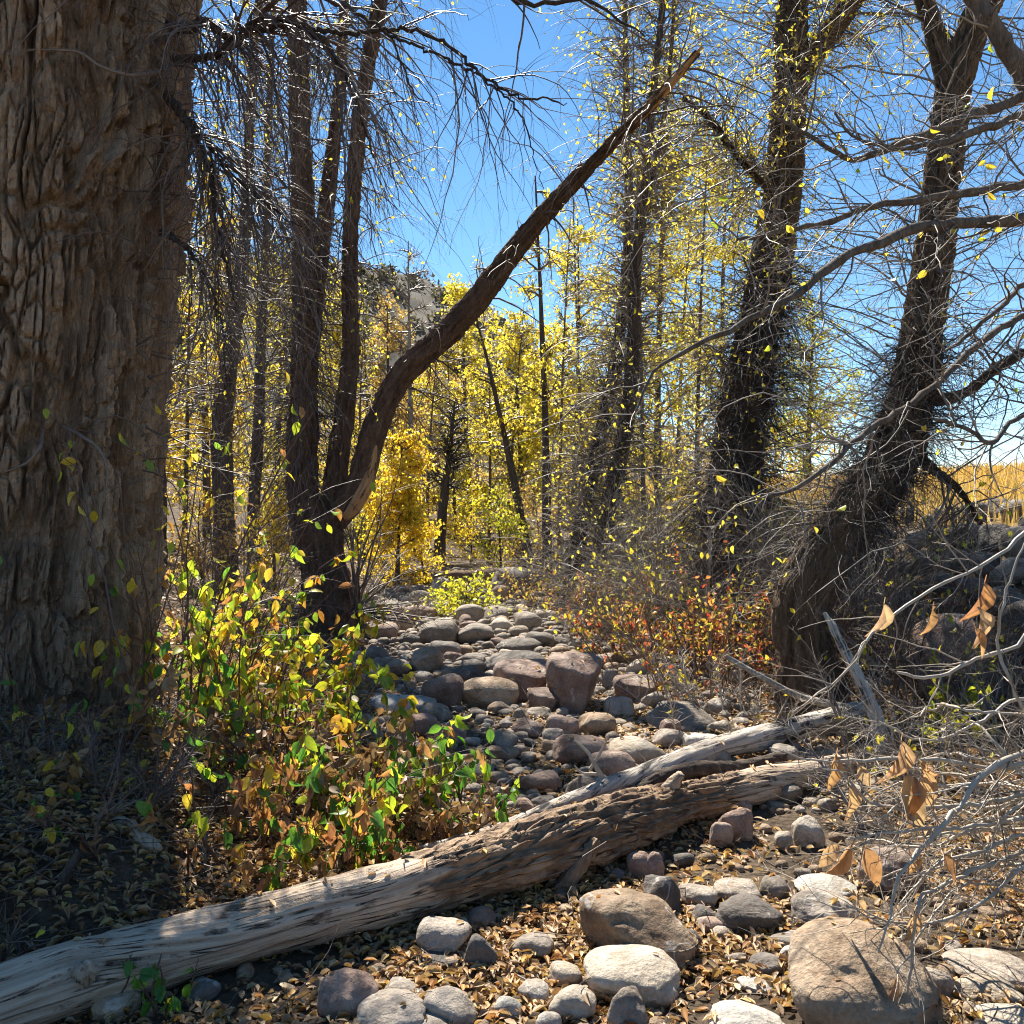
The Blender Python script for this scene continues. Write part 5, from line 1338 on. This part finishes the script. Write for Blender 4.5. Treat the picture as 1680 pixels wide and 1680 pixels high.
def pick(*kv):
    keys, ws = zip(*kv); c = np.cumsum(ws) / sum(ws)
    def f(h, g): return keys[int(np.searchsorted(c, g.random()))]
    return f
def wpt(px, d): return ((px - 840) / F * d, d)

dog = 'dogwood shrubs along the left bank'
shrub('dogwood_shrub', 'tall sparse dogwood with lime yellow leaves beside the huge cottonwood trunk', wpt(300, 5.0), 22, 1.75, 0.35, 801, pick(('obj_yellow', 3), ('obj_lime', 4), ('obj_orange', 2)), 60, 85, (0.05, 0.085), lean=(0.12, 0.0), twn=5, rstem=(0.004, 0.008))
shrub('dogwood_shrub', 'dense dogwood with yellow-green sunlit leaves in front of the three-stemmed tree', wpt(405, 5.2), 30, 0.95, 0.6, 802, pick(('obj_lime', 5), ('obj_yellow', 4), ('obj_green', 2), ('obj_orange', 3)), 420, 280, (0.055, 0.095), twn=7, lean=(0.02, 0))
shrub('dogwood_shrub', 'leafy green dogwood overhanging the cobbles at the middle of the left bank', wpt(500, 4.7), 26, 0.72, 0.65, 803, pick(('obj_green', 6), ('obj_lime', 4), ('obj_orange', 2), ('obj_yellow', 1)), 320, 280, (0.055, 0.095), lean=(0.05, -0.1), twn=7)
shrub('dogwood_shrub', 'dogwood with mostly withered orange leaves just behind the log', wpt(470, 4.0), 24, 0.62, 0.9, 804, pick(('obj_orange', 5), ('obj_green', 5), ('obj_lime', 3), ('obj_yellow', 1)), 420, 290, (0.045, 0.08), lean=(0.1, -0.15), twn=9, base_r=0.45, cloudmat='litter_dark')
shrub('dogwood_shrub', 'dark green dogwood with a brown twiggy underside beside the gravel patch', wpt(625, 4.4), 22, 0.5, 0.8, 805, pick(('obj_green', 7), ('obj_lime', 3), ('obj_orange', 2)), 160, 200, (0.045, 0.08), lean=(0.1, -0.1), twn=7, base_r=0.3)
shrub('dogwood_sprig', 'bright green leafy sprig arching over the stones behind the log', wpt(765, 4.35), 9, 0.42, 1.0, 806, pick(('obj_green', 6), ('obj_lime', 3)), 0, 95, (0.05, 0.08), lean=(0.35, -0.1), twn=5, base_r=0.12, tr=(0.2, 1))
shrub('seedling', 'small green-leaved seedling in front of the log in deep shade', wpt(275, 2.78), 6, 0.20, 0.7, 807, pick(('obj_green', 6), ('obj_lime', 2)), 0, 26, (0.035, 0.055), twn=3, base_r=0.05, droop=0.7)
shrub('seedling', 'single-stemmed green seedling by the log beside the leafy seedling', wpt(178, 2.75), 2, 0.2, 0.3, 808, pick(('obj_green', 1)), 0, 8, (0.035, 0.055), twn=3, base_r=0.02)
shrub('dogwood_shrub', 'dark sparse dogwood with a few dim green leaves at the cottonwood\'s foot', wpt(95, 4.5), 10, 0.8, 0.7, 809, pick(('obj_green', 5), ('obj_lime', 2)), 0, 26, (0.05, 0.08), twn=4, base_r=0.5)
shrub('dogwood_shrub', 'withered brown brush on the left bank behind the log end', wpt(300, 3.9), 20, 0.5, 1.2, 810, pick(('obj_orange', 6), ('obj_yellow', 2), ('obj_green', 1)), 420, 160, (0.04, 0.075), twn=7, base_r=0.6, grav=0.9, cloudmat='litter_dark')
shrub('dogwood_shrub', 'withered orange-leaved brush hanging over the bark-covered middle of the log', wpt(610, 4.05), 20, 0.5, 1.0, 811, pick(('obj_orange', 6), ('obj_green', 3), ('obj_lime', 1)), 300, 140, (0.04, 0.075), twn=8, base_r=0.35, grav=0.7, cloudmat='litter_dark', lean=(0, -0.1))
# red and yellow thicket on the right side of the bed
reds = [('red-leaved bush below the slim dark pair of trees', 1010, 10.5, 0.95), ('yellow and red bush at the edge of the cobbles', 1060, 8.8, 0.8), ('crimson bush before the dark twig-wrapped tree', 1150, 8.6, 1.0), ('reddish bush between the twig-wrapped tree and the leaning tree', 1225, 8.0, 0.9),
        ('yellow-leaved bush behind the red bushes', 1085, 11.5, 1.25), ('orange bush far along the right side of the bed', 940, 13.5, 0.9), ('sparse red bush at the foot of the leaning tree', 1165, 7.4, 0.6), ('dull red brush behind the leaning tree', 1440, 8.3, 0.8)]
for k, (lab, px, d, h_) in enumerate(reds):
    shrub('red_bush', lab, wpt(px, d), 22, h_, 0.8, 830 + k, pick(('obj_orange', 1)), 620 if k not in (6, 7) else 150, 0, (0.035, 0.065), stemmat='twig_red' if k % 2 else 'twig_brown', cloudmat=['leaf_red', 'leaf_red', 'leaf_red', 'leaf_red', 'leaf_lime', 'leaf_orange', 'leaf_red', 'leaf_red'][k], twn=14, base_r=0.55, K=8, rstem=(0.005, 0.009), cat='bush', droop=0.4)
# grey bare brush filling in between the trees on the right
for k, (lab, px, d, h_, mt) in enumerate([('bare grey brush between the slim pair and the twig-wrapped tree', 1090, 12.0, 2.6, 'twig_grey'), ('bare arching brush before the twig-wrapped tree', 1150, 9.0, 1.9, 'twig_grey'), ('bare brush behind the leaning tree', 1350, 9.0, 2.0, 'twig_grey'), ('tangled bare brush on the right bank behind the reddish boulder', 1520, 7.0, 0.9, 'twig_red'),
                                          ('dry brown brush along the far right side of the bed', 900, 15.0, 1.0, 'twig_brown'), ('dry brush at the far left side of the bed', 625, 12.5, 0.7, 'twig_grey'), ('tangled grey twigs over the stones at the leaning tree\'s foot', 1225, 6.5, 0.55, 'twig_pale'), ('bare brown brush on the left bank behind the tall dogwood', 330, 8.0, 1.3, 'twig_brown'),
                                          ('grey brush below the rubble of the right bank', 1640, 6.3, 0.9, 'twig_grey'), ('brown dead brush at the foot of the huge cottonwood', 130, 4.3, 0.45, 'twig_brown'), ('low dead brush on the left bank close to the log end', 60, 3.55, 0.35, 'twig_brown'), ('grey brush left of the twig-wrapped tree', 1045, 10.2, 1.7, 'twig_grey'), ('tall grey brush between the twig-wrapped tree and the leaning tree', 1275, 8.4, 1.9, 'twig_grey'), ('brown brush right of the leaning tree', 1445, 7.2, 1.2, 'twig_brown'), ('grey-brown brush under the huge reddish boulder', 1600, 5.2, 0.7, 'twig_grey'), ('brown brush beyond the red bushes', 1120, 13.5, 1.8, 'twig_brown'), ('dense bare twigs at the lower edge of the right bank', 1660, 4.2, 0.6, 'twig_grey')]):
    shrub('bare_brush', lab, wpt(px, d), 34, h_, 0.9, 860 + k, pick(('obj_orange', 1)), 260 if k in (0, 1, 2) else 120 if k in (11, 12, 15) else 20, 0, (0.04, 0.07), stemmat=mt, cloudmat='leaf_yellow', twn=60 if k < 3 else 34, base_r=0.7, K=9, rstem=(0.005, 0.010), grav=0.9, cat='brush', tr=(0.2, 1))
for k, (lab, px, d, h_, n) in enumerate([('bright lime ground plant beyond the log end on the right bank', 1560, 5.6, 0.32, 240), ('lime leaves on a low shrub below the rubble of the bank', 1500, 6.6, 0.75, 90), ('lime-green young plant among the far cobbles', 770, 12.6, 0.55, 200)]):
    shrub('lime_plant', lab, wpt(px, d), 12, h_, 0.9, 880 + k, pick(('obj_lime', 1)), n, 0, (0.04, 0.065), stemmat='twig_brown', cloudmat='leaf_lime', twn=8, base_r=0.3, rstem=(0.003, 0.005), cat='plant', droop=0.0)

# --- bare foreground shrub at the lower right with a few withered leaves
RX, RY = 2.35, 3.1
M['twig_bare'] = mat_twig('twig_bare', [(0.16, 0.12, 0.085), (0.34, 0.28, 0.215), (0.42, 0.36, 0.285), (0.24, 0.175, 0.115)], 0.5)
rz = float(height(RX, RY))
fsb = Thing('bare_shrub', 'bare grey foreground shrub with a few withered brown leaves in the lower right corner', 'shrub', (RX, RY, rz))
gr = rs(906)
def rooted(pts):
    rx_, ry_ = RX + gr.uniform(-0.2, 0.25), RY + gr.uniform(-0.25, 0.25)
    rz_ = float(height(rx_, ry_)) - 0.03
    return [(840 + rx_ / ry_ * F, 840 - (rz_ - EYE) * F / ry_, ry_, 8), (1850 + gr.uniform(-40, 60), 1400 + gr.uniform(-90, 60), (ry_ + 3.05) / 2, 7)] + pts
SH = [[(1760, 1215, 2.9, 8), (1680, 1238, 2.85, 7.5), (1610, 1278, 2.8, 7), (1580, 1320, 2.75, 6), (1552, 1352, 2.7, 5.5), (1515, 1400, 2.7, 5), (1482, 1450, 2.65, 4), (1460, 1510, 2.62, 3), (1440, 1560, 2.6, 2)],
      [(1740, 1290, 2.95, 6), (1650, 1310, 2.9, 5), (1560, 1322, 2.85, 5), (1470, 1322, 2.8, 4), (1425, 1305, 2.8, 3.5), (1390, 1270, 2.8, 3), (1352, 1262, 2.8, 1.5)],
      [(1740, 1240, 2.95, 6), (1640, 1265, 2.9, 5), (1560, 1255, 2.9, 4.5), (1470, 1250, 2.85, 4), (1380, 1252, 2.85, 3), (1310, 1240, 2.85, 2), (1262, 1224, 2.85, 1.2)],
      [(1760, 830, 3.3, 6), (1690, 862, 3.2, 5), (1628, 912, 3.15, 4.5), (1570, 945, 3.1, 4.2), (1500, 978, 3.05, 4), (1420, 1050, 3.0, 3.5), (1390, 1100, 3.0, 3), (1345, 1140, 3.0, 2), (1300, 1172, 3.0, 1.2)],
      [(1740, 1330, 2.9, 6), (1640, 1340, 2.85, 5), (1540, 1352, 2.8, 4), (1450, 1360, 2.75, 3), (1390, 1372, 2.75, 2)],
      [(1740, 1040, 3.1, 6), (1680, 1058, 3.1, 5), (1600, 1085, 3.05, 4.5), (1540, 1105, 3.0, 4), (1480, 1098, 3.0, 3)],
      [(1700, 1400, 2.85, 6), (1640, 1440, 2.8, 5), (1580, 1490, 2.75, 4), (1500, 1520, 2.7, 3), (1410, 1490, 2.7, 2), (1330, 1470, 2.7, 1.2)],
      [(1690, 1180, 3.0, 5), (1640, 1100, 3.0, 4), (1632, 1020, 3.0, 3.5), (1655, 940, 3.0, 3), (1680, 880, 3.0, 2)],
      [(1560, 1440, 2.7, 4), (1515, 1475, 2.6, 4), (1505, 1560, 2.58, 3.5), (1498, 1620, 2.58, 3), (1500, 1690, 2.58, 2)],
      [(1700, 1360, 2.9, 5), (1620, 1390, 2.85, 4), (1560, 1395, 2.8, 3.5), (1510, 1430, 2.78, 3), (1470, 1480, 2.75, 2)],
      [(1700, 1160, 3.05, 5), (1600, 1190, 3.0, 4), (1500, 1215, 2.95, 3), (1420, 1180, 2.9, 2), (1370, 1170, 2.9, 1.3)]]
gq = rs(905)
for k in range(16):      # more thin stems fanning out of the same root
    x_, y_ = gq.uniform(1380, 1600), gq.uniform(1120, 1560)
    SH.append([(gq.uniform(1690, 1780), y_ * 0.5 + 640 + gq.uniform(-60, 60), gq.uniform(2.8, 3.2), 4), ((x_ + 1700) / 2, y_ * 0.8 + 255 + gq.uniform(-70, 40), gq.uniform(2.7, 3.2), 3.4), (x_ + 60, y_ - 20, gq.uniform(2.7, 3.3), 2.5), (x_, y_, gq.uniform(2.7, 3.3), 1.2)])
limbs, limb_o = [], []
for k, pts in enumerate(SH):
    q, w = path_px(rooted(pts), 60)
    w = w * 0.62 * (1 + 0.15 * np.abs(rs(k).normal(size=60)))
    n_ = 0.009 * np.cumsum(rs(900 + k).normal(size=q.shape), 0) * 0.45
    q = q + (n_ - np.linspace(0, 1, 60)[:, None] * n_[-1] * 0.7)
    limbs.append((q, w))
    limb_o.append(fsb.part('stem', tubes(q[None], w[None], 8), M['twig_bare']))
g = rs(910)
LP, LR = stack(limbs, 20)
s1 = shoots(LP, LR, 480, (0.3, 1), (0.12, 0.5), (25, 75), 8, (0.0018, 0.0035), 0.17, 0.1, (0, 0, 0), g)
s2 = shoots(s1[0], s1[1], 1300, (0.1, 1), (0.04, 0.18), (25, 75), 5, (0.001, 0.0018), 0.15, 0.0, (0, 0, 0), g)
fsb.part('twigs', merge([tubes(*s1, 5), tubes(*s2, 4)]), M['twig_bare'], kind='stuff')
for (px, py, L_, d, dx) in [(1450, 990, 58, 3.0, -0.1), (1372, 1238, 62, 2.85, -0.2), (1392, 1285, 62, 2.8, 0.1), (1478, 1215, 75, 2.85, -0.1), (1490, 1270, 90, 2.82, 0.1), (1502, 1275, 70, 2.8, -0.2), (1520, 1265, 60, 2.82, 0.1), (1398, 1385, 80, 2.75, -0.5), (1420, 1390, 66, 2.75, 0.3), (1375, 1385, 50, 2.75, -0.9),
                            (1504, 1490, 62, 2.62, -0.3), (1470, 1605, 52, 2.6, -0.6), (1615, 955, 70, 3.05, -0.2), (1606, 995, 66, 3.0, 0.1), (1530, 995, 52, 3.05, -0.4), (1600, 1030, 48, 3.0, 0.2), (1512, 1250, 44, 2.85, 0.9), (1408, 1255, 40, 2.85, 0.5), (1548, 1400, 46, 2.75, 0.3), (1405, 1470, 36, 2.7, 0.5), (1700, 1500, 45, 2.7, 0.2), (1508, 1395, 50, 2.75, -0.3)]:
    pos = P(px, py, d)
    leaf_part(limb_o[int(np.argmin([np.min(np.sum((l_[0] - pos) ** 2, -1)) for l_ in limbs]))], fsb.base, pos, np.array([dx, -0.1 + 0.3 * g.normal(), -1.0]), np.array([0.4 * g.normal(), -1, 0.4 * g.normal()]), L_ * d / F, 'obj_dry', g, 'withered_leaf')

# ------------------------------------------------------------------ litter, grass, brush masses
M['litter_bank'] = mat_leaf('leaf_litter_bank', [(0.36, 0.18, 0.07), (0.48, 0.29, 0.13), (0.24, 0.11, 0.045), (0.56, 0.37, 0.16), (0.34, 0.23, 0.13), (0.6, 0.42, 0.12)], 0.3, 0.6, bright=1.0)
def scatter_leaves(name, label, n, yr, xfn, size, mat, seed, hz=(0.0, 0.03), ok=None, cat='leaves', tmpl=None, thr=-0.3):
    g = rs(seed)
    y = np.exp(g.uniform(math.log(yr[0]), math.log(yr[1]), n))
    x = xfn(y, g)
    nz = fbm(x * 1.3, y * 1.3, 5.0, 3, seed)
    keep = nz + g.uniform(-0.35, 0.35, n) > thr
    if ok is not None: keep &= ok(x, y, g)
    x, y = x[keep], y[keep]
    z = height(x, y) + g.uniform(hz[0], hz[1], len(x))
    # leaves also lie on the tops of the stones they fall on
    o = link(name, make_mesh(name, *leaf_cloud(np.stack([x, y, z], -1), size, tmpl or SLIM, 0.0, 0.85, rr=g), M[mat]), kind='stuff')
    tag(o, label, cat)
in_bed = lambda y, g: _xl(y) - 0.3 + (_xr(y) - _xl(y) + 0.9) * g.random(len(y))
scatter_leaves('leaf_litter', 'carpet of fallen amber and tan leaves between the stones before and below the log', 52000, (2.0, 5.5), in_bed, (0.016, 0.054), 'litter', 951, thr=-0.12)
scatter_leaves('upstream_leaf_litter', 'fallen amber and tan leaves between the cobbles upstream of the log', 22000, (5.2, 10), in_bed, (0.03, 0.06), 'litter', 955, tmpl=KITE, ok=lambda x, y, g: (x > 0.2 - 0.12 * (y - 5) + g.normal(0, 0.6, len(x))))
scatter_leaves('bank_litter', 'brown withered leaves covering the left bank', 30000, (2.4, 9), lambda y, g: _xl(y) + 0.2 - 3.6 * g.random(len(y)) ** 1.2, (0.025, 0.058), 'litter_bank', 952, (0.0, 0.04), thr=-0.7)
scatter_leaves('far_bank_litter', 'tan fallen leaves under the bushes of the right bank', 9000, (6, 16), lambda y, g: _xr(y) - 0.2 + 3.2 * g.random(len(y)), (0.035, 0.07), 'litter', 953, (0.0, 0.05), tmpl=KITE)
scatter_leaves('right_bank_litter', 'tan and brown leaves on the right bank under the bare shrub', 9000, (1.5, 6.5), lambda y, g: _xr(y) + 0.3 + 3.4 * g.random(len(y)), (0.025, 0.06), 'litter_bank', 956, (0.0, 0.04))
scatter_leaves('left_bank_far_litter', 'tan leaves and straw on the left bank behind the three-stemmed tree', 8000, (8, 24), lambda y, g: _xl(y) - 7 * g.random(len(y)), (0.05, 0.1), 'litter', 954, (0.0, 0.06), tmpl=KITE)

def twig_litter():
    g = rs(960)
    parts = []
    for n, yr, xf in ((2300, (2.9, 7), lambda y: _xl(y) - 2.8 * g.random(len(y))), (420, (2.4, 8), lambda y: _xl(y) + (_xr(y) - _xl(y)) * g.random(len(y))), (1500, (6, 18), lambda y: _xr(y) + 2.5 * g.random(len(y))), (900, (7, 18), lambda y: _xl(y) - 4 * g.random(len(y)))):
        y = np.exp(g.uniform(math.log(yr[0]), math.log(yr[1]), n)); x = xf(y)
        a = g.uniform(0, 6.28, n); L = (0.05 + 0.4 * g.random(n) ** 2.5) * (1 + 0.05 * y)
        K = 4
        d = norm(np.stack([np.cos(a), np.sin(a), g.normal(0, 0.18, n)], -1))
        pth = np.empty((n, K, 3)); pth[:, 0] = np.stack([x, y, height(x, y) + g.uniform(0.0, 0.07, n)], -1)
        for j in range(1, K):
            d = norm(d + 0.22 * g.normal(size=(n, 3))); pth[:, j] = pth[:, j - 1] + d * (L / (K - 1))[:, None]
        pth[:, :, 2] = np.maximum(pth[:, :, 2], height(pth[:, :, 0], pth[:, :, 1]) + 0.004)
        rd = g.uniform(0.001, 0.0035, n)[:, None] * np.linspace(1, 0.5, K)[None]
        parts.append(tubes(pth, rd, 3))
    o = link('twig_litter', make_mesh('twig_litter', *merge(parts), M['twig_brown']), kind='stuff')
    tag(o, 'dead twigs strewn over both banks and the stream bed', 'twigs')
twig_litter()

def dry_grass():
    g = rs(970)
    n = 16000
    y = g.uniform(7, 45, n)
    x = _xr(y) + 3.0 + (26 * g.random(n) ** 1.3)
    z = height(x, y)
    h_ = g.uniform(0.2, 0.55, n)
    a = g.uniform(0, 6.28, n)
    w = 0.004 + 0.0006 * y
    b = np.stack([x, y, z], -1)
    s = np.stack([np.cos(a), np.sin(a), 0 * a], -1)
    ln = g.normal(0, 0.22, (n, 2)) * h_[:, None]
    top = b + np.stack([ln[:, 0], ln[:, 1], h_], -1)
    mid = b + np.stack([ln[:, 0] * 0.3, ln[:, 1] * 0.3, h_ * 0.55], -1)
    v = np.stack([b - s * w[:, None], b + s * w[:, None], mid + s * w[:, None] * 0.8, mid - s * w[:, None] * 0.8, top], 1)
    i = (np.arange(n) * 5)[:, None]
    o = link('dry_grass', make_mesh('dry_grass', v.reshape(-1, 3), [i + np.array([[0, 1, 2, 3]]), i + np.array([[3, 2, 4]])], M['grass']), kind='stuff')
    tag(o, 'golden dry grass on the slope beyond the right bank', 'grass')
dry_grass()

def brush_mass(name, label, n, pts_fn, size, mat, seed, twmat=None, ntw=0):
    """a far wood that reads as one mass"""
    g = rs(seed)
    pos = pts_fn(n, g)
    parts_l = leaf_cloud(pos, size, KITE, 0.4, rr=g)
    o = link(name, make_mesh(name, *parts_l, M[mat]), kind='stuff')
    tag(o, label, 'thicket')
def valley(n, g):
    y = g.uniform(42, 58, n); x = g.uniform(-26, 16, n)
    top = height(x, y) + 2.2 + 3.2 * (0.5 + 0.5 * fbm(x * 0.3, y * 0.3, 0, 3, 5)) + np.clip((-x - 5) * 0.1, 0, 3)
    return np.stack([x, y, height(x, y) + (top - height(x, y)) * g.random(n) ** 0.8], -1)
brush_mass('distant_thicket', 'distant tan and yellow thicket closing the valley below the hill', 14000, valley, (0.16, 0.30), 'leaf_orange', 981)
def hillscrub(n, g):
    m = 420
    cx, cy = g.uniform(-75, 12, m), g.uniform(92, 152, m)
    k = g.integers(0, m, n); s = g.uniform(0.6, 1.8, m)
    dx, dy, dz = (g.normal(size=n) * 0.55 for _ in range(3))
    x, y = cx[k] + dx * s[k], cy[k] + dy * s[k]
    return np.stack([x, y, hill_z(x, y) - 0.8 + np.abs(dz) * s[k] * 0.9], -1)
M['scrub'] = mat_leaf('scrub_green', [(0.05, 0.055, 0.03), (0.09, 0.085, 0.045), (0.12, 0.09, 0.05)], 0.25, 0.6, veins=False)
brush_mass('hill_scrub', 'dark scrub dotted over the hillside', 16000, hillscrub, (0.5, 0.95), 'scrub', 982)

# leaves that came to rest on stones and logs: dropped from above onto whatever they hit
def resting_leaves():
    g = rs(990)
    dg = bpy.context.evaluated_depsgraph_get()
    pos = []
    for _ in range(2600):
        y = math.exp(g.uniform(math.log(2.2), math.log(11)))
        x = g.uniform(_xl(max(y, 3.0)) - 0.1, _xr(y) + 0.1)
        ok, p_, n_, _i, o_, _m = scene.ray_cast(dg, Vector((x, y, 0.62)), Vector((0, 0, -1)))
        if ok and n_.z > 0.75:
            r_ = o_
            while r_.parent: r_ = r_.parent
            if r_.name.split('.')[0] in ('boulder', 'cobble', 'fallen_log', 'fallen_pole') and g.random() < 0.6:
                pos.append((p_.x, p_.y, p_.z + 0.004))
    o = link('resting_leaves', make_mesh('resting_leaves', *leaf_cloud(np.array(pos), (0.02, 0.05), SLIM, 0.0, 0.92, rr=g), M['litter']), kind='stuff')
    tag(o, 'scattered amber leaves lying on top of the stones and the logs', 'leaves')
resting_leaves()
